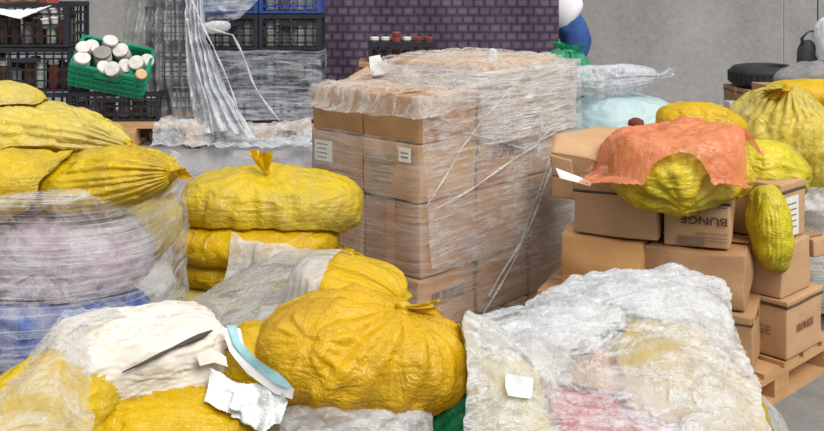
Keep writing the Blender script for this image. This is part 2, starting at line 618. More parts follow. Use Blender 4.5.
        for k in (5, 7, 9, 12):
            pl += rng.normal() * np.cos(k * q + rng.uniform(0, 6.28)) * 0.22
        cc2 = np.cross(td, b2)
        TV = []
        bend = unit(rng.normal(size=3)) * 0.25
        for i in range(T):
            t = i / (T - 1)
            rr = neck * rx * 0.4 * (1 - t) + flare * t ** 0.8
            ctr = kp + td * tail * t + bend * tail * t * t
            for j in range(K):
                w = 1 + pl[j] * (0.4 + 0.6 * t)
                edge = 1 + (0.12 * math.sin(3 * q[j] + seed) * t)
                TV.append(ctr + td * tail * 0.12 * math.sin(2 * q[j] + seed * 2) * t + (b2 * math.cos(q[j]) * w + cc2 * math.sin(q[j]) * w * 0.38) * rr * edge)
        TV = np.array(TV)
        if collide:
            hz0 = hsample(HF, TV[:, 0], TV[:, 1]) - 0.02
            TV[:, 2] = np.where(hz0 - TV[:, 2] < 0.06, np.maximum(TV[:, 2], hz0), TV[:, 2])
        link('tied_end', TV, grid_faces(T, K, True), tailmat or mat, o)
    return o


def unit_rows(A):
    return A / np.maximum(np.linalg.norm(A, axis=1, keepdims=True), 1e-9)


def drape(name, label, cat, mat, quad, MN=(60, 60), lift=0.012, ex=1.08, iters=60, kg=0.04, seed=1, grow=2, blur=3, zmin=0.0, group=None,
          amp=0.02, nscale=9, rag=0.0, parent=None, dep=True, smooth=0.01, cap=None):
    """A sheet lying over everything stacked so far. quad: four ground points (x, y), in order."""
    M, N = MN
    Hs = soft_heights(grow, blur)
    Hc = HF
    if cap:
        Hs, Hc = np.minimum(Hs, cap), np.minimum(HF, cap)
    q = [np.asarray(p, float) for p in quad]
    u = np.linspace(0, 1, M)[:, None, None]
    v = np.linspace(0, 1, N)[None, :, None]
    XY = (q[0] * (1 - u) * (1 - v) + q[1] * u * (1 - v) + q[2] * u * v + q[3] * (1 - u) * v)
    flat = XY.reshape(-1, 2)
    f3 = np.column_stack([flat, np.zeros(len(flat))])
    if rag:
        w = np.minimum.reduce([u + 0 * v, 1 - u + 0 * v, v + 0 * u, 1 - v + 0 * u])[..., 0].reshape(-1)
        w = np.clip(1 - w / 0.2, 0, 1)
        flat = flat + np.column_stack([vnoise(f3, 6, seed + 1), vnoise(f3, 6, seed + 2)]) * rag * (0.3 + w[:, None])
    z = np.maximum(hsample(Hs, flat[:, 0], flat[:, 1]), zmin) + lift
    z += (vnoise(f3, nscale, seed) * 0.6 + np.abs(vnoise(f3, nscale * 2.2, seed + 4)) * 0.8) * amp
    G = np.column_stack([flat, z]).reshape(M, N, 3)
    DU = np.linalg.norm(G[:, 1:] - G[:, :-1], axis=2) * ex
    DV = np.linalg.norm(G[1:] - G[:-1], axis=2) * ex
    DD1 = np.linalg.norm(G[1:, 1:] - G[:-1, :-1], axis=2) * ex
    DD2 = np.linalg.norm(G[1:, :-1] - G[:-1, 1:], axis=2) * ex
    rests = [(0, 1, DU, 1), (1, 0, DV, 1), (1, 1, DD1, 0.3), (1, -1, DD2, 0.3)]
    V = G + RNG.normal(size=G.shape) * 0.002
    V = settle(V, rests, False, G, kg, iters, Hc, 0.008, smooth, zmin)
    o = link(name, V.reshape(-1, 3), grid_faces(M, N, False), mat, parent)
    if parent is None:
        tag(o, label, cat, group)
    if dep:
        deposit(V.reshape(-1, 3))
    return o


def hang(name, label, cat, mat, rows, MN=(50, 40), amp=0.03, nscale=6, seed=1, ex=1.08, iters=40, parent=None, group=None, pleat=0.0, npl=7, toward=(0, -1, 0), collide=False):
    """A free sheet through rows of world points (each row the same count), wrinkled."""
    R = np.array(rows, float)
    A, B = R.shape[:2]
    M, N = MN
    ui, vi = np.linspace(0, A - 1, M), np.linspace(0, B - 1, N)
    X = np.stack([np.stack([np.interp(vi, np.arange(B), R[k, :, d]) for d in range(3)], -1) for k in range(A)])
    G = np.stack([np.stack([np.interp(ui, np.arange(A), X[:, j, d]) for d in range(3)], -1) for j in range(N)], 1)
    flat = G.reshape(-1, 3)
    t = np.asarray(toward, float)
    d = vnoise(flat, nscale, seed) * amp + vnoise(flat, nscale * 2.5, seed + 2) * amp * 0.5
    jj = np.tile(np.arange(N) / (N - 1), M)
    d += pleat * np.sin(jj * npl * 6.28 + vnoise(flat, 3, seed + 5) * 1.5)
    G = (flat + t * d[:, None]).reshape(M, N, 3)
    DU = np.linalg.norm(G[:, 1:] - G[:, :-1], axis=2) * ex
    DV = np.linalg.norm(G[1:] - G[:-1], axis=2) * ex
    DD1 = np.linalg.norm(G[1:, 1:] - G[:-1, :-1], axis=2) * ex
    DD2 = np.linalg.norm(G[1:, :-1] - G[:-1, 1:], axis=2) * ex
    V = G + RNG.normal(size=G.shape) * 0.002
    V = settle(V, [(0, 1, DU, 1), (1, 0, DV, 1), (1, 1, DD1, 0.3), (1, -1, DD2, 0.3)], False, G, 0.05, iters, HF if collide else None, smooth=0.01, lim=0.10)
    o = link(name, V.reshape(-1, 3), grid_faces(M, N, False), mat, parent)
    if parent is None:
        tag(o, label, cat, group)
    return o


def hull(name, label, cat, mat, c, hx, hy, yaw, z0, z1, MN=(44, 150), p=5.0, amp=0.012, over=0.0, seed=1, nscale=7, group=None, taper=0.0, over_h=0.05, waist=0.0):
    """Stretch film wound round a load: level bands with small folds, its top edge drawn in over the load."""
    M, N = MN
    ca, sa = math.cos(yaw), math.sin(yaw)
    ph = np.linspace(0, 2 * math.pi, N, endpoint=False)
    cs, sn = np.cos(ph), np.sin(ph)
    sup = (np.abs(cs) ** p + np.abs(sn) ** p) ** (-1 / p)
    V = []
    for i in range(M):
        t = i / (M - 1)
        if over and t > 0.8:
            k = (t - 0.8) / 0.2
            sc = 1 - taper - over * k
            z = z0 + (z1 - z0) + over_h * math.sin(k * math.pi / 2)
        else:
            k = t / (0.8 if over else 1.0)
            sc = 1 - taper * k + waist * math.sin(k * 9 + seed)
            z = z0 + (z1 - z0) * k
        x = cs * sup * hx * sc
        y = sn * sup * hy * sc
        V.append(np.stack([c[0] + x * ca - y * sa, c[1] + x * sa + y * ca, np.full(N, z)], -1))
    V = np.array(V)
    flat = V.reshape(-1, 3)
    r = flat - np.array([c[0], c[1], 0])
    r[:, 2] = 0
    r = unit_rows(r)
    stretched = flat * np.array([1, 1, 5.0])
    d = vnoise(flat, nscale, seed) * amp + np.abs(vnoise(stretched, nscale, seed + 3)) * amp * 0.8
    flat = flat + r * d[:, None]
    flat[:, 2] += vnoise(flat, 5, seed + 8) * amp * 0.8 * np.clip((flat[:, 2] - z0) / 0.2, 0, 1)
    o = link(name, flat, grid_faces(M, N, True), mat)
    return tag(o, label, cat, group)


def card_mesh(c, ax, h, seed, r=0.006, dent=0.006, cuts=10, bulge=0.004):
    """A carton body: soft corners, slightly crushed and bulged sides."""
    def axis_pts(L):
        return np.concatenate([[-L, -L + r * 0.5], np.linspace(-L + r * 1.4, L - r * 1.4, cuts), [L - r * 0.5, L]])
    gx, gy, gz = axis_pts(h[0]), axis_pts(h[1]), axis_pts(h[2])
    n = len(gx)
    idx, V, F = {}, [], []
    g = (gx, gy, gz)

    def vid(i, j, k):
        if (i, j, k) not in idx:
            idx[(i, j, k)] = len(V)
            V.append((g[0][i], g[1][j], g[2][k]))
        return idx[(i, j, k)]
    e = n - 1
    for a in range(e):
        for b in range(e):
            F.append((vid(a, b, 0), vid(a, b + 1, 0), vid(a + 1, b + 1, 0), vid(a + 1, b, 0)))
            F.append((vid(a, b, e), vid(a + 1, b, e), vid(a + 1, b + 1, e), vid(a, b + 1, e)))
            F.append((vid(a, 0, b), vid(a + 1, 0, b), vid(a + 1, 0, b + 1), vid(a, 0, b + 1)))
            F.append((vid(a, e, b), vid(a, e, b + 1), vid(a + 1, e, b + 1), vid(a + 1, e, b)))
            F.append((vid(0, a, b), vid(0, a, b + 1), vid(0, a + 1, b + 1), vid(0, a + 1, b)))
            F.append((vid(e, a, b), vid(e, a + 1, b), vid(e, a + 1, b + 1), vid(e, a, b + 1)))
    V = np.array(V)
    hh = np.asarray(h)
    inner = np.clip(V, -(hh - r), hh - r)
    dd = V - inner
    ln = np.linalg.norm(dd, axis=1, keepdims=True)
    V = np.where(ln > 1e-9, inner + dd / np.maximum(ln, 1e-9) * np.minimum(ln, r), V)
    q = V / hh
    b = bulge * np.stack([np.sign(q[:, 0]) * (np.abs(q[:, 0]) > 0.97) * (1 - q[:, 1] ** 2) * (1 - q[:, 2] ** 2),
                          np.sign(q[:, 1]) * (np.abs(q[:, 1]) > 0.97) * (1 - q[:, 0] ** 2) * (1 - q[:, 2] ** 2),
                          0 * q[:, 0]], -1)
    W = np.asarray(c) + (V + b) @ np.asarray(ax)
    nv = np.stack([vnoise(W, 7, seed), vnoise(W, 7, seed + 4), vnoise(W, 7, seed + 8) * 0.5], -1)
    W = W + nv * dent
    return W, F


def carton(label, c0, yaw, dims, seed=1, mat=None, lid=0.03, group=None, tape=True, tilt=(0, 0), dent=0.006, dep=True, band=True, r=0.006, bulge=0.004, tape_side=None, name='cardboard_carton'):
    """c0: centre of the underside. dims: width (along yaw), depth, height. Returns (object, centre, axes, halves)."""
    w, d, hgt = dims
    R = Matrix.Rotation(yaw, 3, 'Z') @ Matrix.Rotation(tilt[0], 3, 'X') @ Matrix.Rotation(tilt[1], 3, 'Y')
    ax = np.array(R.transposed())          # rows are the axes
    c = np.asarray(c0, float) + ax[2] * hgt / 2
    h = (w / 2 - 0.004, d / 2 - 0.004, hgt / 2 - 0.002)
    mat = mat or CARD
    W, F = card_mesh(c, ax, h, seed, r, dent, bulge=bulge)
    o = link(name, W, F, mat, loc=c0)
    tag(o, label, 'carton', group)
    if lid:
        W2, F2 = card_mesh(c + ax[2] * (hgt / 2 - lid / 2 + 0.001), ax, (h[0] + 0.004, h[1] + 0.004, lid / 2), seed + 30, 0.004, 0.003, bulge=0.001)
        l = link('lid', W2, F2, mat, o)
        if band:
            W3, F3 = card_mesh(c + ax[2] * (hgt / 2 - lid - 0.006), ax, (h[0] + 0.0028, h[1] + 0.0028, 0.005), seed, 0.002, dent, bulge=bulge)
            link('lid_edge_band', W3, F3, INK, o)
    if tape:
        g = Geo()
        g.box(c + ax[2] * (hgt / 2 + 0.003), (h[0] * 1.0, 0.025, 0.0012), ax)
        for sgn in (-1, 1):
            g.box(c + ax[0] * sgn * (h[0] + 0.0055) + ax[2] * (hgt / 2 - 0.03), (0.001, 0.025, 0.03), ax)
        geo('tape_strip', g, TAPE, o)
    if dep:
        deposit_box(c, ax, (w / 2, d / 2, hgt / 2))
    return o, c, ax, (w / 2, d / 2, hgt / 2)


def text_part(name, body, size, mat, parent, center, xdir, ydir, ext=0.0006, bold=0.0, sx=1.0):
    """Lettering on a face: xdir reading direction, ydir up of the letters."""
    cu = bpy.data.curves.new(name, 'FONT')
    cu.body = body
    cu.size = size
    cu.align_x = 'CENTER'
    cu.align_y = 'CENTER'
    cu.extrude = ext
    cu.offset = bold
    tmp = bpy.data.objects.new('tmp_text', cu)
    COL.objects.link(tmp)
    dg = bpy.context.evaluated_depsgraph_get()
    me = bpy.data.meshes.new_from_object(tmp.evaluated_get(dg))
    V = np.array([v.co[:] for v in me.vertices])
    F = [tuple(p.vertices) for p in me.polygons]
    bpy.data.objects.remove(tmp)
    bpy.data.meshes.remove(me)
    x, y = unit(xdir), unit(ydir)
    n = np.cross(x, y)
    W = np.asarray(center) + V[:, :1] * sx * x + V[:, 1:2] * y + V[:, 2:3] * n
    return link(name, W, F, mat, parent, smooth=False)


def patch(name, center, xdir, ydir, w, h, mat, parent, th=0.0012):
    x, y = unit(xdir), unit(ydir)
    g = Geo()
    g.box(center, (w / 2, h / 2, th / 2), np.array([x, y, np.cross(x, y)]))
    return geo(name, g, mat, parent)


def pallet(label, corner, ur, ul, lu, ll, z=0.0, group='wooden pallets under the loads', nb=6):
    """corner: near corner; boards run along ul, bearers along ur."""
    ur, ul = unit(ur), unit(ul)
    c = np.array([corner[0], corner[1], z])
    o = thing('wooden_pallet', label, 'pallet', c, group)
    up = np.array([0, 0, 1.0])
    A = np.array([ur, ul, up])
    at = lambda a, b, zz: c + ur * a + ul * b + up * zz
    for k in range(nb):
        g = Geo()
        a = lu * (k + 0.5) / nb
        g.box(at(a, ll / 2, 0.129), (lu / nb * 0.38, ll / 2, 0.011), A)
        geo('deck_board', g, WOOD, o)
    for b in (0.05, 0.5, 0.95):
        g = Geo()
        g.box(at(lu / 2, ll * b, 0.107), (lu / 2, 0.048, 0.011), A)
        geo('bearer_board', g, WOOD, o)
        g = Geo()
        g.box(at(lu / 2, ll * b, 0.011), (lu / 2, 0.048, 0.011), A)
        geo('bottom_board', g, WOOD, o)
        for a in (0.06, 0.5, 0.94):
            g = Geo()
            g.box(at(lu * a, ll * b, 0.059), (0.06, 0.046, 0.037), A)
            geo('block', g, WOOD, o)
    deposit_box(at(lu / 2, ll / 2, 0.07), A, (lu / 2, ll / 2, 0.07))
    return o


def crate(label, c0, yaw, dims, mat, tilt=(0, 0), group=None, name='plastic_crate', nx=9, nz=3, solid_low=False, handles=True):
    w, d, hgt = dims
    R = Matrix.Rotation(yaw, 3, 'Z') @ Matrix.Rotation(tilt[0], 3, 'X') @ Matrix.Rotation(tilt[1], 3, 'Y')
    A = np.array(R.transposed())
    c0 = np.asarray(c0, float)
    at = lambda x, y, z: c0 + A[0] * x + A[1] * y + A[2] * z
    g = Geo()
    t = 0.008
    g.box(at(0, 0, t), (w / 2, d / 2, t), A)
    rim = 0.016
    for s in (-1, 1):
        g.box(at(0, s * (d / 2 - t), hgt - rim), (w / 2, t * 1.3, rim), A)
        g.box(at(s * (w / 2 - t), 0, hgt - rim), (t * 1.3, d / 2, rim), A)
        for s2 in (-1, 1):
            g.box(at(s * (w / 2 - 0.014), s2 * (d / 2 - 0.014), hgt / 2), (0.015, 0.015, hgt / 2), A)
        if solid_low:
            g.box(at(0, s * (d / 2 - t), hgt / 2), (w / 2, t * 0.7, hgt / 2), A)
            g.box(at(s * (w / 2 - t), 0, hgt / 2), (t * 0.7, d / 2, hgt / 2), A)
            for k in range(1, 4):
                g.box(at(0, s * (d / 2 - t * 0.2), hgt * k / 4), (w / 2, t * 1.1, 0.005), A)
                g.box(at(s * (w / 2 - t * 0.2), 0, hgt * k / 4), (t * 1.1, d / 2, 0.005), A)
            for k in range(-2, 3):
                g.box(at(w * k / 5.2, s * (d / 2 - t * 0.2), hgt / 2), (0.006, t * 1.1, hgt / 2), A)
        else:
            for k in range(1, nz + 1):
                g.box(at(0, s * (d / 2 - t), hgt * k / (nz + 1)), (w / 2, t * 0.6, 0.006), A)
                g.box(at(s * (w / 2 - t), 0, hgt * k / (nz + 1)), (t * 0.6, d / 2, 0.006), A)
            for k in range(1, nx):
                g.box(at(-w / 2 + w * k / nx, s * (d / 2 - t), hgt / 2), (0.005, t * 0.6, hgt / 2), A)
            for k in range(1, 6):
                g.box(at(s * (w / 2 - t), -d / 2 + d * k / 6, hgt / 2), (t * 0.6, 0.005, hgt / 2), A)
    o = geo(name, g, mat, loc=c0)
    tag(o, label, 'crate', group)
    if handles:
        hg = Geo()
        hg.box(at(0, -d / 2 - 0.002, hgt * 0.72), (w * 0.16, 0.008, 0.014), A)
        geo('handle', hg, mat, o)
    return o, at, A


def jar(label, base, r, h, body, cap, axis=(0, 0, 1), group=None, name='jar', capr=1.02):
    a = unit(axis)
    b = unit(np.cross(a, (0.31, 0.2, 0.11)))
    A = np.array([b, np.cross(a, b), a])
    g = Geo()
    g.lathe(base, [(r * 0.9, 0), (r, 0.006), (r, h * 0.72), (r * 0.86, h * 0.82), (r * 0.86, h * 0.86)], 16, A)
    o = geo(name, g, body, smooth=True)
    tag(o, label, 'jar', group)
    g = Geo()
    g.lathe(np.asarray(base) + a * h * 0.84, [(r * capr, 0), (r * capr, h * 0.13), (r * 0.9 * capr, h * 0.16)], 16, A)
    geo('lid', g, cap, o, smooth=False)
    return o


def strands(o, mat, paths, rads):
    for pth, rd in zip(paths, rads):
        pts = [np.asarray(q, float) for q in pth]
        n = 22
        t = np.linspace(0, len(pts) - 1, n)
        arr = np.stack([np.interp(t, range(len(pts)), [q[d] for q in pts]) for d in range(3)], -1)
        arr += np.stack([np.sin(t * 3 + rd * 900) * rd * 0.5, 0 * t, np.cos(t * 4) * rd * 0.4], -1)
        rr = [rd * (0.75 + 0.4 * math.sin(k * 1.3 + rd * 500)) for k in range(n)]
        g = Geo().tube(arr, rr, 7, 0.45)
        geo('twisted_strand', g, mat, o, smooth=True)

# ------------------------------------------------------------ the setting
def structure(name, g, mat, smooth=False):
    return tag(geo(name, g, mat, smooth=smooth), None, None, kind='structure')


LEDGE_Z, LEDGE_Y, WALL_Y = 0.53, 6.5, 8.7
g = Geo().box((0, 4.5, -0.1), (7, 5.5, 0.1))
structure('floor', g, FLOORC)
# the raised rough concrete ledge, its front edge broken
nx_, V, F = 160, [], []
prof = [(0.0, 0.0), (0.02, 0.12), (0.0, 0.26), (0.015, 0.38), (0.03, 0.47), (0.06, 0.515), (0.2, 0.53), (0.6, 0.53), (1.4, 0.53), (2.3, 0.53)]
for i in range(nx_):
    x = -6 + 12 * i / (nx_ - 1)
    for (dy, z) in prof:
        p = Vector((x * 3.1, dy * 5, z * 6))
        k = 1.0 if 0 < z else 0.3
        chip = max(0.0, mnoise.noise(Vector((x * 4.5, 3.3, 0)))) * 0.12 if 0.4 < z < 0.525 else 0
        V.append((x, LEDGE_Y + dy + chip + mnoise.noise(p) * 0.035 * k, z + (mnoise.noise(p + Vector((9, 2, 1))) * 0.022 if 0.1 < z and dy < 0.5 else 0)))
m_ = len(prof)
for i in range(nx_ - 1):
    for k in range(m_ - 1):
        F.append((i * m_ + k, (i + 1) * m_ + k, (i + 1) * m_ + k + 1, i * m_ + k + 1))
o = link('floor_ledge', V, F, LEDGEC, smooth=False)
tag(o, None, None, kind='structure')
g = Geo()
seams = [-6.0, -3.6, -0.6, 3.23, 3.53, 6.0]
for a, b in zip(seams[:-1], seams[1:]):
    g.box(((a + b) / 2, WALL_Y + 0.06, 2.3), ((b - a) / 2 - 0.006, 0.06, 2.3))
g.box((0, WALL_Y + 0.16, 2.3), (6, 0.05, 2.3))
structure('wall_back', g, WALLC)
g = Geo().box((3.23, WALL_Y + 0.03, 2.3), (0.006, 0.022, 2.3))  # pale strip in the panel joint, painting in the highlight along the seam
structure('trim_1', g, mat_plain('painted seam highlight', lin(206, 204, 200), lin(190, 188, 184), 8))
deposit_box((0, 7.7, 0.5), np.eye(3), (4.1, 1.2, 0.03))

# ------------------------------------------------------------ dark printed banner
def banner_material():
    m, nt, N, L = new_mat('banner print')
    v = coords(N, L, (1, 1, 1), (math.pi / 2, 0, 0))
    br = N.new('ShaderNodeTexBrick')
    br.offset = 0.5
    br.inputs['Scale'].default_value = 1.0
    br.inputs['Brick Width'].default_value = 0.085
    br.inputs['Row Height'].default_value = 0.066
    br.inputs['Mortar Size'].default_value = 0.024
    br.inputs['Mortar Smooth'].default_value = 1.0
    br.inputs['Color1'].default_value = lin(112, 94, 110)
    br.inputs['Color2'].default_value = lin(90, 76, 94)
    br.inputs['Mortar'].default_value = lin(60, 50, 66)
    L.new(v, br.inputs['Vector'])
    n = noise_node(N, L, coords(N, L), 42, 3, 0.6)
    mx = N.new('ShaderNodeMixRGB')
    mx.blend_type = 'MULTIPLY'
    mx.inputs[0].default_value = 0.55
    L.new(br.outputs['Color'], mx.inputs[1])
    L.new(ramp(N, L, n, [(0.3, (0.55, 0.5, 0.55, 1)), (0.7, (1.25, 1.1, 1.2, 1))]), mx.inputs[2])
    p = principled(N, L, 0.6, 0.3)
    L.new(mx.outputs[0], p.inputs['Base Color'])
    out(N, L, p.outputs[0])
    return m


BAN = banner_material()
x0b, x1b, yb = (323 - 412) * 0.0078, (559 - 412) * 0.0078, 7.8
Vb, nb_ = [], 60
for k in range(2):
    for i in range(nb_):
        for j in range(24):
            x = x0b + (x1b - x0b) * i / (nb_ - 1)
            z = 0.62 + (2.25 - 0.62) * j / 23
            Vb.append((x, yb + 0.012 * k + 0.012 * math.sin(i * 0.55 + j * 0.08) + 0.008 * math.sin(j * 0.5 + i * 0.2), z))
Fb = []
for k in range(2):
    for i in range(nb_ - 1):
        for j in range(23):
            a = k * nb_ * 24 + i * 24 + j
            f = (a, a + 24, a + 25, a + 1)
            Fb.append(f if k == 0 else f[::-1])
ban = link('printed_banner', Vb, Fb, BAN)
tag(ban, 'dark purple banner printed all over with rows of small pale emblems', 'banner')
for x in (x0b + 0.01, x1b - 0.01):
    g = Geo().tube([(x, yb + 0.05, LEDGE_Z), (x, yb + 0.05, 2.3)], 0.014, 10)
    g.box((x, yb + 0.05, LEDGE_Z + 0.01), (0.03, 0.22, 0.01))
    geo('stand_pole', g, BLACKP, ban, smooth=False)
g = Geo().tube([(x0b, yb + 0.03, 2.27), (x1b, yb + 0.03, 2.27)], 0.014, 10)
geo('top_rail', g, BLACKP, ban)

# ------------------------------------------------------------ person bending behind the banner
def skin_body(name, pts, edges, mat, parent=None, levels=2):
    me = bpy.data.meshes.new(name)
    off = np.array(parent['_loc']) if parent is not None else np.array(pts[0][0])
    me.from_pydata([tuple(np.array(p) - off) for p, r in pts], edges, [])
    o = bpy.data.objects.new(name, me)
    COL.objects.link(o)
    if parent is not None:
        o.parent = parent
    else:
        o.location = off
        o['_loc'] = [float(q) for q in off]
    sk = o.modifiers.new('skin', 'SKIN')
    for i, (p, r) in enumerate(pts):
        r = (r, r) if np.isscalar(r) else r
        me.skin_vertices[0].data[i].radius = r
    me.skin_vertices[0].data[0].use_root = True
    sk.use_smooth_shade = True
    sb = o.modifiers.new('sub', 'SUBSURF')
    sb.levels = levels
    sb.render_levels = levels
    me.materials.append(mat)
    return o


PD = 8.15
hx_, hz_ = 1.335, 1.205           # pelvis
pel = np.array([hx_, PD, hz_])
person_pts = [
    (pel, 0.12),
    (pel + (-0.10, 0, 0.13), 0.10), (pel + (-0.26, 0, 0.27), 0.12), (pel + (-0.40, 0, 0.38), 0.11), (pel + (-0.47, 0, 0.42), 0.06), (pel + (-0.53, 0, 0.45), 0.055),
    (pel + (0.0, -0.10, -0.06), 0.105), (pel + (-0.10, -0.11, -0.36), 0.075), (pel + (-0.03, -0.11, -0.68), 0.05), (pel + (-0.12, -0.11, -0.70), 0.04),
    (pel + (0.0, 0.10, -0.06), 0.105), (pel + (-0.04, 0.11, -0.36), 0.075), (pel + (0.02, 0.11, -0.68), 0.05), (pel + (-0.08, 0.11, -0.70), 0.04),
    (pel + (-0.40, -0.19, 0.34), 0.06), (pel + (-0.46, -0.24, 0.10), 0.045), (pel + (-0.56, -0.20, -0.10), 0.034),
    (pel + (-0.40, 0.19, 0.34), 0.06), (pel + (-0.50, 0.24, 0.10), 0.045), (pel + (-0.60, 0.20, -0.10), 0.034)]
edges = [(0, 1), (1, 2), (2, 3), (3, 4), (4, 5), (0, 6), (6, 7), (7, 8), (8, 9), (0, 10), (10, 11), (11, 12), (12, 13), (3, 14), (14, 15), (15, 16), (3, 17), (17, 18), (18, 19)]
person = skin_body('person', person_pts, edges, SKIN)
tag(person, 'person in white shirt and blue jeans bending down behind the dark banner', 'person')
hd = pel + (-0.62, 0, 0.50)
gh = Geo()
ha = unit((-0.75, 0, 0.45))
hb = unit(np.cross((0, 1, 0), ha))
gh.lathe(hd - ha * 0.12, [(0.03, 0), (0.07, 0.03), (0.088, 0.09), (0.092, 0.14), (0.078, 0.19), (0.04, 0.225), (0.008, 0.235)], 18, np.array([np.array([0, 1.0, 0]) * 0.85, hb, ha]))
link('head', np.array(gh.v), gh.f, SKIN, person)
gh = Geo()
gh.lathe(hd - ha * 0.02 - hb * 0.012 * 0, [(0.095, 0.02), (0.1, 0.06), (0.086, 0.11), (0.045, 0.145), (0.006, 0.15)], 18, np.array([np.array([0, 0.9, 0]), hb, ha]))
link('hair', np.array(gh.v), gh.f, HAIR, person)
for sd in (-1, 1):
    wr = pel + ((-0.56 if sd < 0 else -0.60), 0.20 * sd, -0.10)
    for k in range(5):
        off = np.array([(-0.02 + 0.013 * k) if k else 0.02, 0.004 * sd * (k - 2), 0])
        ln = [0.05, 0.075, 0.085, 0.08, 0.065][k]
        st = wr + np.array([0, 0, -0.06]) + off if k else wr + np.array([0.02, 0, -0.03])
        gk = Geo().tube([wr + off * 0.3, st, st + np.array([-0.008 if k else 0.02, 0, -ln * 0.55]), st + np.array([-0.02 if k else 0.022, 0, -ln])], [0.016, 0.010, 0.009, 0.006], 8)
        geo('finger', gk, SKIN, person, smooth=True)
sh = [(pel + (-0.01, 0, 0.07), (0.205, 0.205)), (pel + (-0.10, 0, 0.14), (0.20, 0.20)), (pel + (-0.20, 0, 0.22), 0.19), (pel + (-0.30, 0, 0.30), 0.185), (pel + (-0.40, 0, 0.375), 0.15), (pel + (-0.45, 0, 0.41), 0.075),
      (pel + (-0.40, -0.19, 0.35), 0.075), (pel + (-0.43, -0.22, 0.20), 0.066), (pel + (-0.40, 0.19, 0.35), 0.075), (pel + (-0.45, 0.22, 0.20), 0.066)]
skin_body('shirt', sh, [(0, 1), (1, 2), (2, 3), (3, 4), (4, 5), (4, 6), (6, 7), (4, 8), (8, 9)], SHIRT, person)
jn = [(pel + (0.015, 0, -0.01), 0.205), (pel + (-0.14, 0, 0.16), 0.165), (pel + (0.015, -0.10, -0.07), 0.122), (pel + (-0.10, -0.11, -0.36), 0.088), (pel + (-0.035, -0.11, -0.66), 0.068),
      (pel + (0.015, 0.10, -0.07), 0.122), (pel + (-0.04, 0.11, -0.36), 0.088), (pel + (0.02, 0.11, -0.66), 0.068)]
skin_body('jeans', jn, [(0, 1), (0, 2), (2, 3), (3, 4), (0, 5), (5, 6), (6, 7)], JEAN, person)

# ------------------------------------------------------------ crates on the ledge, at the back
UP = np.array([0, 0, 1.0])
ZL = LEDGE_Z
# stack of large black crates by the picture's edge
sx, sy = -2.69, 7.15
crA = []
for k, (lab, yaw) in enumerate((('lowest black crate of the big stack, half hidden by yellow sacks', 0.02), ('second black crate from the top, full of dark bottles', 0.05),
                                ('topmost open black crate, heaped with bottles and brown scraps', -0.03))):
    o, at, A = crate(lab, (sx, sy, ZL + 0.012 + k * 0.312), yaw, (0.62, 0.42, 0.305), BLACKP, group='black crates of bottles', nx=10)
    crA.append((o, at))
rr = random.Random(4)
kinds = [(BROWNG, CAPW), (BROWNG, RUBBER), (REDJ, CAPW), (PALEG, CAPW), (BROWNG, CAPW), (GREYG, RUBBER)]
where = ['by the front lattice', 'at the front corner', 'near the middle of the front', 'behind the front row', 'deep in the back row', 'against the back lattice']
for k in (1, 2):
    at = crA[k][1]
    for i in range(7):
        for j in range(2):
            bm_, cm_ = kinds[(i * 5 + j * 3 + k) % 6]
            jar('small bottle packed in the %s black crate of the big stack' % ('second' if k == 1 else 'topmost'), at(-0.255 + 0.085 * i, -0.14 + 0.14 * j, 0.02), 0.034, 0.17 + 0.05 * rr.random(), bm_, cm_,
                group='bottles in the %s black crate' % ('second' if k == 1 else 'topmost'), name='bottle')
at = crA[2][1]
# scraps heaped on the topmost crate
hang('paper_scrap', 'crumpled white paper draped over the topmost black crate', 'paper', PAPERW,
     [[at(-0.20, -0.16, 0.30), at(0.0, -0.18, 0.28), at(0.22, -0.20, 0.30)], [at(-0.18, -0.26, 0.24), at(0.0, -0.27, 0.20), at(0.10, -0.27, 0.24)]], (16, 24), 0.02, 9, 3)
sack('brown_bundle', 'dusty brown bundle lying across the topmost black crate', 'bundle', mat_plain('brown cloth', lin(128, 92, 70), lin(160, 130, 112), 8, 0.9, 0.4), at(-0.10, -0.05, 0.335), (1, 0.1, 0.05), 0.34, 0.09, 0.06,
     seed=21, M=30, N=40, tied=False, collide=False)
jar('round brown tin lying on top of the topmost black crate', at(0.10, -0.10, 0.29), 0.05, 0.10, REDJ, REDJ, (0.8, -0.5, 0.3), name='tin')
for k, (dx, dz) in enumerate(((0.13, 0.24), (0.20, 0.25), (0.14, 0.175), (0.21, 0.185))):
    jar(('upper', 'outer upper', 'inner lower', 'outer lower')[k] + ' shiny white tin in the cluster at the topmost crate corner', at(dx, -0.16, dz - 0.04), 0.032, 0.075, CAPW, CAPW, (0, -0.4, 1), name='tin', group='white tins in the topmost crate')

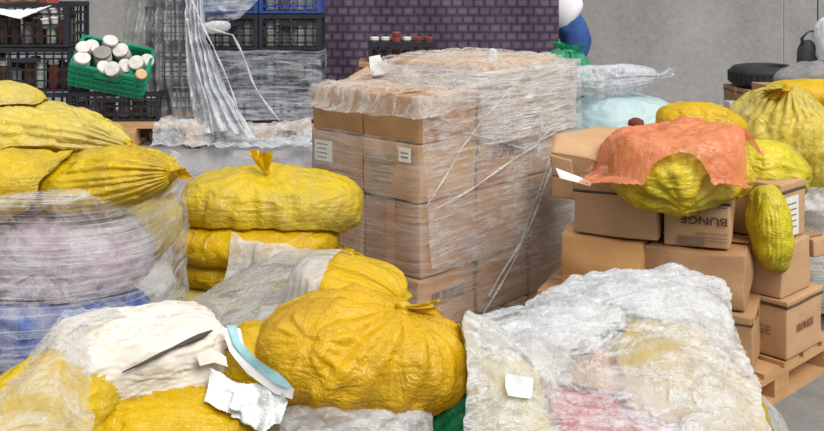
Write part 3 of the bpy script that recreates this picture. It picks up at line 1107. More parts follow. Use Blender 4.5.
# wooden pallets below, black crate, tilted green crate with white capped jars
pallet('worn wooden pallet lying on the ledge under the dark crates', (-2.35, 6.62), (0, 1, 0), (1, 0, 0), 0.8, 0.95, ZL)
o, at, A = crate('black crate under the tilted green crate', (-2.03, 7.0, ZL + 0.142), 0.03, (0.62, 0.42, 0.20), BLACKP, nx=10)
for i in range(6):
    jar('small white capped jar inside the black crate under the green one', at(-0.24 + 0.095 * i, -0.12, 0.02), 0.038, 0.13, GREYG if i % 2 else BROWNG, CAPW, group='jars in the crate under the green crate')
gc, gat, GA = crate('green plastic crate tipped forward, full of white capped jars', P(111, 77, 6.90), 0.0, (0.50, 0.33, 0.185), GREENP, tilt=(math.radians(33), math.radians(15)), solid_low=True)
TANCAP = mat_plain('tan cap', lin(206, 172, 130), lin(190, 150, 110))
for r_, (y, rn) in enumerate(((0.105, 'back row'), (0.0, 'middle row'), (-0.10, 'front row'))):
    for c_, (x, cn) in enumerate(((-0.185, 'by the black stack'), (-0.062, 'second from the black stack'), (0.062, 'second from the film'), (0.185, 'by the film'))):
        k = r_ * 4 + c_
        grey, tan = k == 5, k == 11
        ax_ = unit(GA[2] + GA[0] * (0.35 * math.sin(k * 2.3 + 0.6)) + GA[1] * (-0.35 + 0.3 * math.sin(k * 1.7)))
        jar(('grey lidded jar' if grey else 'tan lidded jar' if tan else 'white capped jar') + ' in the green crate, %s, %s' % (rn, cn), gat(x + 0.012 * math.sin(k * 3.1), y, 0.075 + 0.022 * ((k * 2) % 3)),
            0.060 if grey else 0.038 if tan else 0.047 + 0.003 * (k % 3), 0.125, (BROWNG, GREYG, PALEG)[k % 3], GREYG if grey else TANCAP if tan else CAPW, ax_, group='jars in the green crate')

# film covered dark crates beside the green crate
tall = [('lowest', 0), ('second', 1), ('third', 2), ('topmost', 3)]
for lab, k in tall:
    crate('%s black crate of the tall stack veiled in dusty film' % lab, (-1.76 + 0.01 * k, 7.55, ZL + 0.012 + 0.30 * k), 0.04 * (k % 2), (0.44, 0.40, 0.29), BLACKP, group='crates veiled in dusty film', nx=7)
hang('film_sheet', 'dusty grey film sheet hanging over the tall dark crates', 'plastic film', F_GREY,
     [[P(128, -14, 7.2), P(160, -16, 7.1), P(192, -14, 7.1)], [P(122, 60, 7.1), P(158, 60, 6.95), P(200, 58, 6.9)], [P(128, 136, 7.0), P(165, 140, 6.8), P(226, 141, 6.75)]], (50, 50), 0.05, 7, 5, pleat=0.03)

# stacked crates of jars wrapped in film
pallet('wooden pallet on the ledge under the film wrapped crates of jars', (-1.52, 6.95), (0, 1, 0), (1, 0, 0), 0.6, 1.0, ZL - 0.06)
tier_names = ['lowest', 'second', 'third', 'topmost']
for col, cx_ in enumerate((-1.21, -0.86)):
    cx_ = (-1.30, -0.87)[col]
    for k in range(4):
        wdt = 0.44 if col else 0.40
        m_ = BLUEP if k == 3 else BLACKP
        o, at, A = crate('%s %s crate in the %s column of the wrapped crate stack' % (tier_names[k], 'blue' if k == 3 else 'black', 'outer' if col == 0 else 'banner side'), (cx_, 7.3, 0.612 + 0.26 * k), 0.0, (wdt, 0.36, 0.252), m_,
                         group='crates of jars by the banner', nx=8, nz=4)
        if k >= 1:
            n_ = 4
            for i in range(n_):
                jar('pale jar behind the lattice of the %s crate, %s column' % (tier_names[k], 'outer' if col == 0 else 'banner side'), at(-wdt / 2 + 0.07 + (wdt - 0.14) * i / (n_ - 1), -0.10, 0.02), 0.045, 0.19, [PALEG, PALEG, GREYG, PALEG][(i + col) % 4], CAPW,
                    group='pale jars in the %s %s crate' % (tier_names[k], 'outer' if col == 0 else 'banner side'))
F_CR = mat_film('film on crates', 0.10, 0.35, 0.35, (2, 2, 16), rot=(0.1, 0.2, 0), col=(0.78, 0.82, 0.9, 1), streak2=(2, 2, 16), rot2=(-0.3, -0.4, 0), line=0.26)
hull('stretch_film_wrap', 'wrinkled stretch film wound round the lower crates of jars', 'plastic film', F_CR, (-1.09, 7.3), 0.45, 0.235, 0, 0.64, 1.13, (30, 120), 8, 0.016, 0, 31)
hs = hang('film_sheet', 'bright white film trailing from the crates down to the ledge', 'plastic film', F_BRIGHT,
          [[P(186, -18, 6.95), P(193, -20, 6.9), P(200, -18, 6.9)], [P(186, 30, 6.85), P(196, 26, 6.8), P(206, 40, 6.8)], [P(186, 85, 6.75), P(206, 80, 6.7), P(228, 92, 6.75)], [P(196, 133, 6.7), P(225, 130, 6.6), P(256, 139, 6.65)]],
          (60, 40), 0.06, 6, 9, pleat=0.035, npl=5)
strands(hs, STRAND, [[P(198, 24, 6.75), P(232, 34, 6.75), P(252, 80, 6.7), P(280, 122, 6.65)], [P(190, 0, 6.8), P(214, 45, 6.7), P(232, 95, 6.65), P(246, 130, 6.62)], [P(188, 20, 6.8), P(200, 80, 6.68), P(214, 135, 6.6)]], [0.018, 0.016, 0.018])
hs = hang('film_sheet', 'streaky film pulled up slantwise over the topmost blue crates', 'plastic film', F_CR,
          [[P(192, -18, 6.95), P(232, -20, 7.0), P(290, -22, 7.05)], [P(195, 4, 6.92), P(222, 4, 6.97), P(262, -4, 7.05)], [P(200, 26, 6.9), P(218, 24, 6.95), P(240, 18, 7.0)]], (34, 50), 0.03, 8, 12)
sack('film_knot', 'bunched white film knotted on the edge of the outer crates', 'plastic film', STRAND, P(216, 27, 6.85), (1, 0, 0.1), 0.20, 0.04, 0.04, seed=3, M=24, N=36, tied=False, collide=None, exu=1.3)
drape('film_sheet', 'crumpled white film lying on the ledge before the wrapped crates', 'plastic film', F_HEAP, [P(158, 150, 6.55)[:2], P(312, 148, 6.52)[:2], P(312, 120, 7.05)[:2], P(170, 130, 7.0)[:2]], (36, 80), 0.015, 1.12, 40, seed=14,
      amp=0.05, nscale=5, rag=0.05, zmin=LEDGE_Z, cap=0.66)

# small open crate of bottles standing before the banner
o, at, A = crate('low black crate of bottles showing above the carton stack', (-0.07, 7.0, 1.075), 0.0, (0.46, 0.25, 0.13), BLACKP, nx=7, nz=2)
for i in range(6):
    jar('small %s bottle in the low crate before the banner' % ('red' if i in (2, 4, 5) else 'dark'), at(-0.19 + 0.075 * i, -0.04, 0.02), 0.03, 0.14 + 0.035 * (i == 2), REDJ if i in (2, 4, 5) else BROWNG, CAPW if i in (0, 1, 3) else REDJ,
        group='red bottles before the banner' if i in (2, 4, 5) else 'dark bottles before the banner', name='bottle')
for k in range(2):
    carton(('lower' if k == 0 else 'upper') + ' plain carton on the ledge carrying the low crate of bottles', (-0.07, 7.0, ZL + 0.01 + 0.265 * k), 0.03 * k, (0.6, 0.4, 0.262), 60 + k, CARD3)
o = hang('cardboard_sheet', 'torn brown cardboard strip on the back edge of the wrapped carton stack', 'cardboard', CARD2, [[P(348, 78, 4.92), P(362, 70, 4.93), P(374, 62, 4.95)], [P(352, 84, 4.86), P(366, 76, 4.88), P(378, 72, 4.90)]], (8, 14), 0.006, 5, 6, ex=1.0)
o.modifiers.new('thick', 'SOLIDIFY').thickness = 0.005
hang('paper_bag', 'small white paper bag tipped against the low crate of bottles', 'bag', PAPERW, [[P(369, 57, 4.93), P(380, 55, 4.92)], [P(371, 76, 4.90), P(386, 74, 4.88)]], (14, 14), 0.015, 9, 4)

# ------------------------------------------------------------ far side: pale sacks, green sack, tyre
GY = 5.9
sack('bulk_sack', 'big pale blue woven bulk sack behind the carton stack', 'sack', PALEBLUE, P(622, 140, 5.9) + np.array([0, 0, -0.26]), (0.06, 0, 1), 1.06, 0.37, 0.40, seed=41, tied=False, sq=0.42, collide=False, exu=1.04, lump=0.04)
deposit_box((P(622, 140, 5.9)[0], 5.9, 0.5), np.eye(3), (0.33, 0.33, 0.43))
sack('green_sack', 'crumpled green plastic sack beside the white shirted person', 'sack', GREENB, P(564, 84, 6.45), (0.15, 0, 1), 0.36, 0.19, 0.13, seed=42, tied=True, tail=0.05, flare=0.08, neck=0.4, exu=1.22, M=44, N=60, collide=False)
sack('green_sack', 'large green sack standing under the crumpled green one', 'sack', GREENB, (0.90, 6.47, 0.44), (0, 0, 1), 0.88, 0.20, 0.15, seed=43, tied=False, sq=0.4, M=44, N=60, collide=False)
F_GB = mat_film('grey bag film', 0.30, 0.45, 0.4, (16, 5, 9), rot=(0, 0.4, 0), col=(0.78, 0.78, 0.82, 1))
sack('clear_plastic_bag', 'clear plastic bag with grey streaks lying on the pale blue sack', 'bag', F_GB, P(608, 80, 5.85), (1, 0.1, 0.06), 0.50, 0.16, 0.085, seed=44, tied=True, neck=0.2, tail=0.10, flare=0.07, exu=1.45, lump=0.2, amp=1.6, M=46, N=64, collide=False)
carton('carton crushed under the black tyre', (2.83, 8.0, ZL + 0.01), 0.1, (0.5, 0.5, 0.225), 77, CARD3)
ty = Geo()
tc = np.array([2.83, 8.0, 0.77])
prof = [(0.17, 0.0), (0.22, -0.0), (0.262, 0.012), (0.285, 0.04), (0.29, 0.06)]
R_ = []
for k in range(28):
    pass
ring = [(0.15, 0.01), (0.2, 0.0), (0.25, 0.01), (0.283, 0.035), (0.287, 0.05), (0.280, 0.055), (0.287, 0.06), (0.287, 0.085), (0.280, 0.09), (0.287, 0.095), (0.287, 0.12), (0.25, 0.16), (0.2, 0.17), (0.15, 0.16), (0.165, 0.085), (0.15, 0.01)]
ng = 48
Vt = [tc + np.array([r * math.cos(2 * math.pi * j / ng), r * math.sin(2 * math.pi * j / ng), z]) for r, z in ring[:-1] for j in range(ng)]
mr = len(ring) - 1
Ft = [(i * ng + j, i * ng + (j + 1) % ng, ((i + 1) % mr) * ng + (j + 1) % ng, ((i + 1) % mr) * ng + j) for i in range(mr) for j in range(ng)]
o = link('tyre', Vt, Ft, RUBBER)
tag(o, 'black tyre lying flat by the concrete wall', 'tyre')
g = Geo()
for j in range(40):
    a = 2 * math.pi * j / 40
    g.box(tc + np.array([0.288 * math.cos(a), 0.288 * math.sin(a), 0.085]), (0.004, 0.014, 0.04), np.array([[math.cos(a), math.sin(a), 0], [-math.sin(a), math.cos(a), 0], [0, 0, 1]]))
geo('tread', g, RUBBER, o)
o, *_ = carton('small whitish box by the wall beside the tyre', P(732, 108, 7.9) + np.array([0, 0, -0.03]), 0.2, (0.10, 0.1, 0.09), 78, mat_plain('whitish board', lin(196, 194, 190), lin(170, 166, 160)), lid=0, tape=False)
carton('flat brown carton on the ledge below the small whitish box', (2.42, 7.9, ZL + 0.01), -0.15, (0.62, 0.4, 0.06), 79, CARD3, lid=0)

# ------------------------------------------------------------ wrapped carton stack in the middle
C0 = np.array([0.03, 4.2, 0.0])
UR = unit((0.669, 0.743, 0))
UL = unit((-0.743, 0.669, 0))
yawC = math.atan2(UR[1], UR[0])
pallet('wooden pallet under the wrapped carton stack', C0[:2], UR, UL, 1.2, 0.7)
tiers = [(0.145, 0.245), (0.392, 0.318), (0.712, 0.250), (0.964, 0.200)]
tn = ['bottom', 'second', 'third', 'top']
pn = {(0, 0): 'at the near corner', (1, 0): 'in the middle of the long side', (2, 0): 'at the far end of the long side', (0, 1): 'behind the yellow sack pile'}
LAB = mat_plain('label paper', lin(228, 226, 218), lin(216, 214, 206), 20, 0.6, 0)


def facing(c, ax, h, side, u, v):
    """Point on a carton face: side 'R' looks along -UL, side 'L' along -UR."""
    if side == 'R':
        return c - ax[1] * (h[1] + 0.0075) + ax[0] * h[0] * u + ax[2] * h[2] * v, ax[0], ax[2]
    return c - ax[0] * (h[0] + 0.0075) - ax[1] * h[1] * u + ax[2] * h[2] * v, -ax[1], ax[2]


for t, (z, hgt) in enumerate(tiers):
    for (i, j), w in pn.items():
        full = t == 3 and i > 0
        dep_ = 0.68 if full else 0.338
        jit = RNG.normal(size=2) * (0.0 if full else 0.006)
        cc_ = C0 + UR * (0.2 + 0.398 * i + jit[0]) + UL * ((0.34 if full else 0.17 + 0.341 * j) + jit[1] * 0.5) + UP * z
        yw = yawC + RNG.normal() * (0.002 if full else 0.012)
        hh_ = hgt + (0.035 if full else 0)
        o, c, ax, h = carton('cardboard carton, %s tier, %s of the wrapped stack' % (tn[t], w), cc_, yw, (0.384 if full else 0.390, dep_, hh_), 100 + t * 10 + i + 5 * j, (CARD, CARD, CARD2, CARD)[t] if (i + j) % 2 == 0 else CARD, group='cartons of the wrapped stack',
                             lid=0.0, tape=(t != 1), dent=0.004 if full else 0.010, bulge=0.002 if full else 0.008)
        if t == 1:
            a, x, y = facing(c, ax, h, 'L', 0, 0)
            patch('tape_strip', a, x, y, 0.05, hgt * 0.96, TAPE, o)
        if t == 2 and (i, j) == (0, 1):
            a, x, y = facing(c, ax, h, 'L', -0.45, 0.28)
            patch('shipping_label', a, x, y, 0.115, 0.095, LAB, o)
            for q in range(4):
                patch('printed_line', a + y * (0.03 - 0.02 * q) - x * 0.01 + np.cross(x, y) * 0.001, x, y, 0.07 - 0.012 * (q % 2), 0.005, INKG, o)
        if t == 2 and (i, j) == (0, 0):
            a, x, y = facing(c, ax, h, 'L', 0.55, 0.62)
            patch('sticker', a, x, y, 0.07, 0.062, LAB, o)
            patch('printed_line', a + y * 0.008 + np.cross(x, y) * 0.001, x, y, 0.045, 0.006, INKG, o)
            patch('printed_line', a - y * 0.010 + np.cross(x, y) * 0.001, x, y, 0.04, 0.008, INKG, o)
            for q in range(6):
                a, x, y = facing(c, ax, h, 'L', -0.3 + 0.06 * (q % 2), 0.42 - 0.17 * q)
                patch('printed_line', a, x, y, (0.19, 0.16, 0.12, 0.14, 0.10, 0.12)[q], 0.005 if q != 1 else 0.011, INKG, o)
        if t == 2 and (i, j) == (1, 0):
            a, x, y = facing(c, ax, h, 'R', 0.1, 0.25)
            text_part('printed_lettering', 'BUNGE', 0.075, INK, o, a, -x, -y, bold=0.001)
        if t == 0 and (i, j) == (0, 0):
            a, x, y = facing(c, ax, h, 'R', 0.0, 0.2)
            text_part('printed_lettering', 'BUNGE', 0.065, INKG, o, a, x, y, bold=0.001)
carton('flat cardboard carton lying on top of the wrapped stack', C0 + UR * 0.82 + UL * 0.36 + UP * 1.205, yawC + 0.08, (0.66, 0.6, 0.055), 150, CARD2, lid=0, tape=False)
cxy = C0 + UR * 0.6 + UL * 0.34
hull('stretch_film_wrap', 'clear stretch film wound round the middle carton stack', 'plastic film', F_BOX, cxy[:2], 0.615, 0.36, yawC, 0.13, 0.98, (44, 170), 12, 0.006, 0, 51, 9)
# dense upper wrap over the long side
wrp = hull('stretch_film_wrap', 'dense white streaky film round the upper long side of the middle carton stack', 'plastic film', F_DENSE, (C0 + UR * 0.815 + UL * 0.345)[:2], 0.415, 0.375, yawC, 0.91, 1.245, (34, 170), 9, 0.014, 0, 52, 9)
sd_ = lambda u, z, o_=0.03: C0 + UR * u - UL * o_ + UP * z
hang('film_sheet', 'glinting creased film stretched over the long side of the middle carton stack', 'plastic film', F_SIDE,
     [[sd_(-0.01, 1.17), sd_(0.3, 1.19), sd_(0.6, 1.25), sd_(1.2, 1.25)], [sd_(-0.01, 0.95), sd_(0.3, 0.95), sd_(0.6, 0.95), sd_(1.2, 0.95)], [sd_(0.02, 0.70), sd_(0.3, 0.66), sd_(0.6, 0.60), sd_(1.2, 0.62)],
      [sd_(0.05, 0.44), sd_(0.3, 0.40), sd_(0.7, 0.36), sd_(1.2, 0.3)]], (60, 90), 0.010, 7, 56, ex=1.1, toward=tuple(-UL))
for lab_, ra in (('a', 0),):
    q = lambda u, z, o_=0.016: C0 + UR * u - UL * o_ + UP * z
    strands(wrp, STRAND, [[q(0.78, 1.25), q(0.80, 1.05, 0.03), q(0.83, 0.95, 0.03), q(0.84, 0.78, 0.022)],
                          [q(0.98, 0.95, 0.022), q(0.8, 0.86, 0.03), q(0.4, 0.76, 0.03), q(0.10, 0.68, 0.018)],
                          [q(1.1, 0.88, 0.02), q(0.92, 0.70, 0.025), q(0.76, 0.48, 0.022), q(0.45, 0.22, 0.022)],
                          [q(0.02, 0.70, 0.02), q(0.25, 0.92, 0.022), q(0.52, 1.10, 0.03), q(0.75, 1.24, 0.02)],
                          [q(0.0, 1.12, 0.02), q(0.3, 0.98, 0.025), q(0.7, 0.86, 0.03), q(1.12, 0.93, 0.02)],
                          [q(1.0, 0.92, 0.02), q(0.86, 0.66, 0.022), q(0.66, 0.36, 0.022), q(0.40, 0.15, 0.02)]],
            [0.016, 0.009, 0.010, 0.007, 0.007, 0.007])
drape('film_sheet', 'loose grey film sheet lying on top of the middle carton stack', 'plastic film', F_TOP,
      [(C0 - UR * 0.06 - UL * 0.03)[:2], (C0 + UR * 1.16 - UL * 0.0)[:2], (C0 + UR * 1.2 + UL * 0.74)[:2], (C0 - UR * 0.06 + UL * 0.74)[:2]], (80, 76), 0.012, 1.12, 50, seed=53, grow=3, blur=9, zmin=1.06, amp=0.025, nscale=4, rag=0.025)
sack('film_knot', 'bunched film knot sticking up from the wrapped carton stack', 'plastic film', STRAND, P(492, 60, 4.75), (0.1, 0, 1), 0.11, 0.028, 0.02, seed=13, M=20, N=30, tied=False, collide=False, exu=1.25)

# ------------------------------------------------------------ carton pile with the orange bag
SR = unit((0.40, 0.916, 0))
SL = unit((-0.916, 0.40, 0))
yawH = math.atan2(-SL[1], -SL[0])
PK = np.array([1.363, 3.86, 0])
kr, kl = unit((0.724, 0.69, 0)), unit((-0.69, 0.724, 0))
pallet('wooden pallet under the carton pile with upside down lettering', (PK - kr * 0.36)[:2], kr, kl, 1.0, 0.95)
# rows: (corner, width, depth, z, height)


def hcart(label, right_front, w, d, z, hgt, seed, yw=None, **k):
    yw = yawH if yw is None else yw
    xr = np.array([math.cos(yw), math.sin(yw), 0])
    yr = np.array([-xr[1], xr[0], 0])
    c = np.array([right_front[0], right_front[1], z]) - xr * w / 2 + yr * d / 2
    return carton(label, c, yw, (w, d, hgt), seed, **k)


hcart('bottom carton under the crushed boxes, at the pallet corner', (1.30, 3.80), 0.42, 0.46, 0.145, 0.235, 201, mat=CARD, dent=0.012)
hcart('bottom carton half hidden by the white wrapped heap', (0.90, 3.95), 0.42, 0.40, 0.145, 0.235, 202, mat=CARD, dent=0.012)
hcart('crushed plain carton supporting the carton with upside down lettering', (1.275, 3.83), 0.385, 0.46, 0.384, 0.215, 203, mat=CARD, dent=0.022, bulge=0.014, lid=0, group=None)
hcart('bulging plain carton with a sagging face beside the dark gap', (0.905, 3.97), 0.335, 0.36, 0.384, 0.232, 204, yw=yawH - 0.05, mat=mat_card('warm cardboard', lin(196, 146, 92), lin(210, 162, 106)), dent=0.022, bulge=0.02, lid=0, r=0.012)
hcart('lidded carton next to the carton with upside down lettering', (0.975, 3.965), 0.345, 0.40, 0.622, 0.212, 205, mat=CARD2, dent=0.008, yw=yawH + 0.02)
o, c, ax, h = hcart('pale lidded carton with upside down lettering under the orange bag', (1.245, 3.90), 0.262, 0.42, 0.603, 0.215, 206, mat=CARD2, dent=0.006, yw=yawH + 0.06)
fc = lambda u, v: c - ax[1] * (h[1] + 0.006) + ax[0] * h[0] * u + ax[2] * h[2] * v
text_part('printed_lettering', 'BUNGE', 0.044, INK, o, fc(0.22, 0.05), -ax[0], -ax[2], bold=0.0006, sx=1.25)
patch('printed_line', fc(0.3, 0.55), ax[0], ax[2], 0.15, 0.004, INKR, o)
patch('printed_line', fc(0.45, -0.42), ax[0], ax[2], 0.12, 0.003, INKG, o)
patch('printed_line', fc(0.5, -0.58), ax[0], ax[2], 0.10, 0.003, INKG, o)
patch('printed_line', fc(0.5, -0.70), ax[0], ax[2], 0.10, 0.003, INKG, o)
patch('stain', fc(-0.15, -0.72), ax[0], ax[2], 0.10, 0.03, INKG, o, 0.0008)
# cartons behind, on the pallet corner
kc = lambda cr, w, d, z, hgt, label, seed, **k: carton(label, np.array([cr[0], cr[1], z]) + kr * w / 2 + kl * d / 2, math.atan2(kr[1], kr[0]), (w, d, hgt), seed, **k)
o, c, ax, h = kc((1.49, 3.965), 0.32, 0.30, 0.145, 0.235, 'low carton with brown lettering at the pallet edge', 211, mat=CARD2, lid=0.02)
a, x, y = facing(c, ax, h, 'L', 0.0, -0.1)
text_part('printed_lettering', 'BUNGE', 0.05, INKG, o, a, x, y, bold=0.0006)
a, x, y = facing(c, ax, h, 'R', -0.1, 0.0)
text_part('printed_lettering', 'BUNGE', 0.042, INKR, o, a, x, y, bold=0.001)
o, c, ax, h = kc((1.475, 3.985), 0.26, 0.30, 0.383, 0.215, 'plain pale carton in the middle of the corner column', 212, mat=CARD2, lid=0)
o, c, ax, h = kc((1.49, 4.03), 0.22, 0.30, 0.600, 0.23, 'carton with a white label near the top of the corner column', 213, mat=CARD2, lid=0.03)
a, x, y = facing(c, ax, h, 'R', -0.35, -0.15)
patch('shipping_label', a, x, y, 0.12, 0.16, LAB, o)
for q in range(5):
    patch('printed_line', a + y * (0.05 - 0.024 * q) + np.cross(x, y) * 0.001, x, y, 0.08, 0.005, INKG, o)

# open carton with raised flaps behind the lidded carton
o, c, ax, h = hcart('open carton with bent flaps behind the lidded cartons', (0.92, 4.36), 0.36, 0.33, 0.66, 0.24, 220, mat=CARD2, lid=0, tape=False, dent=0.012, dep=False, yw=yawH - 0.25)
deposit_box(c, ax, h)
for w_, rows in (('f', [[P(551, 152, 4.0), P(585, 158, 3.98), P(626, 168, 3.96)], [P(554, 134, 4.12), P(600, 126, 4.14), P(640, 130, 4.16)]]), ('s', [[P(550, 154, 4.0), P(572, 160, 3.99)], [P(553, 176, 4.02), P(574, 178, 4.0)]])):
    f_ = hang('flap', None, None, CARD2, rows, (10, 14), 0.008, 5, 6, ex=1.0, parent=o)
    sd = f_.modifiers.new('thick', 'SOLIDIFY')
    sd.thickness = 0.005
hang('paper_sheet', 'white paper sheet poking out under the open carton flaps', 'paper', PAPERW, [[P(556, 168, 4.0), P(592, 182, 3.94)], [P(560, 178, 3.98), P(590, 186, 3.92)]], (8, 12), 0.008, 8, 3)

# sacks on the pile
sack('yellow_sack', 'bright yellow sack lying behind the orange plastic bag', 'sack', YEL2, P(702, 126, 4.42), (1, -0.12, -0.16), 0.40, 0.14, 0.10, seed=61, tied=False, exu=1.3, amp=1.5, collide=False)
sack('yellow_sack', 'olive yellow sack sagging over the lettered carton under the orange bag', 'sack', YELO, P(680, 170, 3.97), (0.9, 0.3, 0.06), 0.57, 0.20, 0.15, seed=62, tied=False, exu=1.35, lump=0.2, amp=1.8, foci=[(P(684, 208, 3.78), 0.22, 0.018, 9)])
sack('yellow_sack', 'lime yellow sack hanging down the side of the lettered carton', 'sack', YELG, P(771, 228, 4.02), (-0.10, 0.05, 1), 0.34, 0.076, 0.10, seed=63, tied=False, exu=1.4, lump=0.24, amp=2.2, M=60, N=84, collide=False)
sack('yellow_sack', 'lime yellow sack slumped between the orange bag and the far wrapped sacks', 'sack', YELG, P(768, 172, 4.3), (0.9, 0.2, -0.25), 0.36, 0.16, 0.12, seed=64, tied=False, exu=1.3, lump=0.14, amp=1.6, M=60, N=84, collide=False)
ob = drape('orange_bag', 'torn translucent orange plastic bag spread over the yellow sacks', 'bag', ORANGE,
           [P(588, 185, 3.75)[:2], P(746, 176, 3.72)[:2], P(760, 150, 4.14)[:2], P(592, 120, 4.34)[:2]], (74, 100), 0.014, 1.14, 70, seed=65, grow=3, blur=8, zmin=0.88, amp=0.035, nscale=5, rag=0.04, cap=1.13)
g = Geo()
pc = P(636, 126, 4.06)
zt = hsample(HF, np.array([pc[0]]), np.array([pc[1]]))[0]
g.lathe((pc[0], pc[1], zt - 0.004), [(0.02, 0), (0.034, 0.012), (0.030, 0.03), (0.012, 0.04)], 14)
o = geo('brown_clump', g, mat_plain('dark brown clod', lin(96, 44, 32), lin(116, 60, 44), 20, 0.8, 0.5), smooth=True)
tag(o, 'small dark brown clump stuck on the orange bag', 'clump')

# ------------------------------------------------------------ far wrapped sacks at the edge
pallet('wooden pallet under the far film wrapped sacks', (1.70, 4.75), (0, 1, 0), (1, 0, 0), 0.95, 1.2)
for k, (x, y, z, L_, lab, m_) in enumerate(((2.05, 5.0, 0.27, 0.62, 'pale sack at the bottom of the far wrapped load', WHITEB), (2.62, 5.0, 0.27, 0.62, 'blue sack at the bottom of the far wrapped load', BLUE),
                                           (2.05, 5.1, 0.50, 0.66, 'murky yellow sack low in the far wrapped load', YELM), (2.62, 5.05, 0.50, 0.62, 'white sack low in the far wrapped load', WHITEB))):
    sack('stuffed_sack', lab, 'sack', m_, (x, y, z), (0.1, 1, 0), L_, 0.27, 0.13, seed=70 + k, tied=False, M=36, N=48, iters=40)
sack('yellow_sack', 'big murky yellow sack tied at the top by the concrete wall', 'sack', YELM, P(778, 138, 4.85), (0.10, -0.25, 1), 0.44, 0.25, 0.24, seed=75, tied=True, neck=0.14, tail=0.12, flare=0.06, tail_dir=(-0.8, -0.5, -0.15), exu=1.15, tailmat=YEL2)
sack('yellow_sack', 'murky yellow sack pressed against the tall one by the wall', 'sack', YELM, P(824, 160, 4.72), (0.3, 0.3, 0.9), 0.42, 0.20, 0.2, seed=76, tied=False, exu=1.15, collide=False)
sack('yellow_sack', 'flat golden sack on top of the far wrapped sacks', 'sack', YEL2, P(812, 94, 5.1), (1, 0.1, -0.05), 0.46, 0.17, 0.075, seed=77, tied=False, exu=1.2, collide=False)
sack('grey_bundle', 'grey cloth bundle on the far sacks under the dark nylon bag', 'bundle', GREYC, P(806, 76, 5.5), (1, 0, 0.25), 0.34, 0.13, 0.07, seed=78, tied=False, exu=1.2, collide=False, M=30, N=40)
carton('torn carton scrap behind the tall murky yellow sack', P(778, 110, 5.5), 0.1, (0.22, 0.2, 0.15), 171, CARD3, lid=0, tape=False, dent=0.02)
o = sack('dark_shoulder_bag', 'dark grey shoulder bag beside the white bundle', 'bag', DARKBAG, P(808, 58, 5.6), (0, 0, 1), 0.20, 0.055, 0.07, seed=79, tied=False, M=30, N=40, collide=False)
g = Geo().tube([P(803, 52, 5.6), P(802, 38, 5.58), P(808, 32, 5.58), P(816, 30, 5.6)], 0.010, 8, 0.5)
geo('strap', g, DARKBAG, o, smooth=True)
sack('white_bundle', 'tall white cloth bundle standing on the far sacks', 'bundle', SHIRT, P(832, 46, 5.55), (0.05, 0, 1), 0.34, 0.10, 0.12, seed=80, tied=False, M=36, N=48, collide=False)
hull('stretch_film_wrap', 'streaky film wound round the far load of sacks', 'plastic film', F_HULL, (2.30, 5.05), 0.66, 0.46, 0.0, 0.12, 0.86, (30, 120), 5, 0.03, 0, 81)
hang('film_sheet', 'bunched white film hanging off the far wrapped load', 'plastic film', F_HEAP, [[P(798, 190, 4.52), P(840, 186, 4.5)], [P(798, 212, 4.47), P(840, 215, 4.4)], [P(808, 236, 4.5), P(840, 246, 4.45)]], (26, 26), 0.05, 8, 82)
carton('small pale carton resting against the far film wrapped load', P(810, 254, 4.42), 0.5, (0.10, 0.12, 0.085), 172, CARD2, lid=0, tape=True, dep=False)

# ------------------------------------------------------------ pile of yellow sacks between the pallets
pallet('wooden pallet under the pile of yellow sacks', (-1.02, 3.72), (0, 1, 0), (1, 0, 0), 0.62, 0.86)
pile = 'yellow sacks piled between the pallets'
sack('yellow_sack', 'yellow sack at the bottom of the tall pile, mostly hidden', 'sack', YEL, (-0.60, 4.0, 0.25), (1, 0.1, 0), 0.80, 0.28, 0.12, seed=91, tied=False, group=pile)
sack('yellow_sack', 'fourth yellow sack down in the tall pile', 'sack', YELM, P(258, 290, 4.0), (1, 0.05, 0), 0.70, 0.25, 0.09, seed=92, tied=False, group=pile)
sack('yellow_sack', 'third yellow sack down in the tall pile, with crumpled folds', 'sack', YEL2, P(262, 265, 3.98), (1, -0.12, -0.02), 0.70, 0.25, 0.095, seed=93, tied=True, neck=0.3, tail=0, exu=1.2, group=pile)
sack('yellow_sack', 'smooth golden sack second from the top of the tall pile', 'sack', YEL2, P(256, 238, 3.95), (-1, 0.08, 0.0), 0.66, 0.25, 0.095, seed=94, tied=False, exu=1.12, group=pile)
sack('yellow_sack', 'fat yellow sack with a twisted top crowning the tall pile', 'sack', mat_sack('bright yellow plastic', lin(228, 196, 30), lin(196, 172, 70), 5), P(273, 203, 4.0), (1, 0.08, -0.03), 0.72, 0.24, 0.135, seed=95, tied=False, tail=0.07, flare=0.045, neck=0.08, tail_dir=(-0.25, -0.35, 0.9), tail_at=P(266, 172, 3.93), foci=[(P(267, 170, 3.95), 0.22, 0.014, 15)], exu=1.2, sq=0.62, group=pile, tailmat=YEL2)

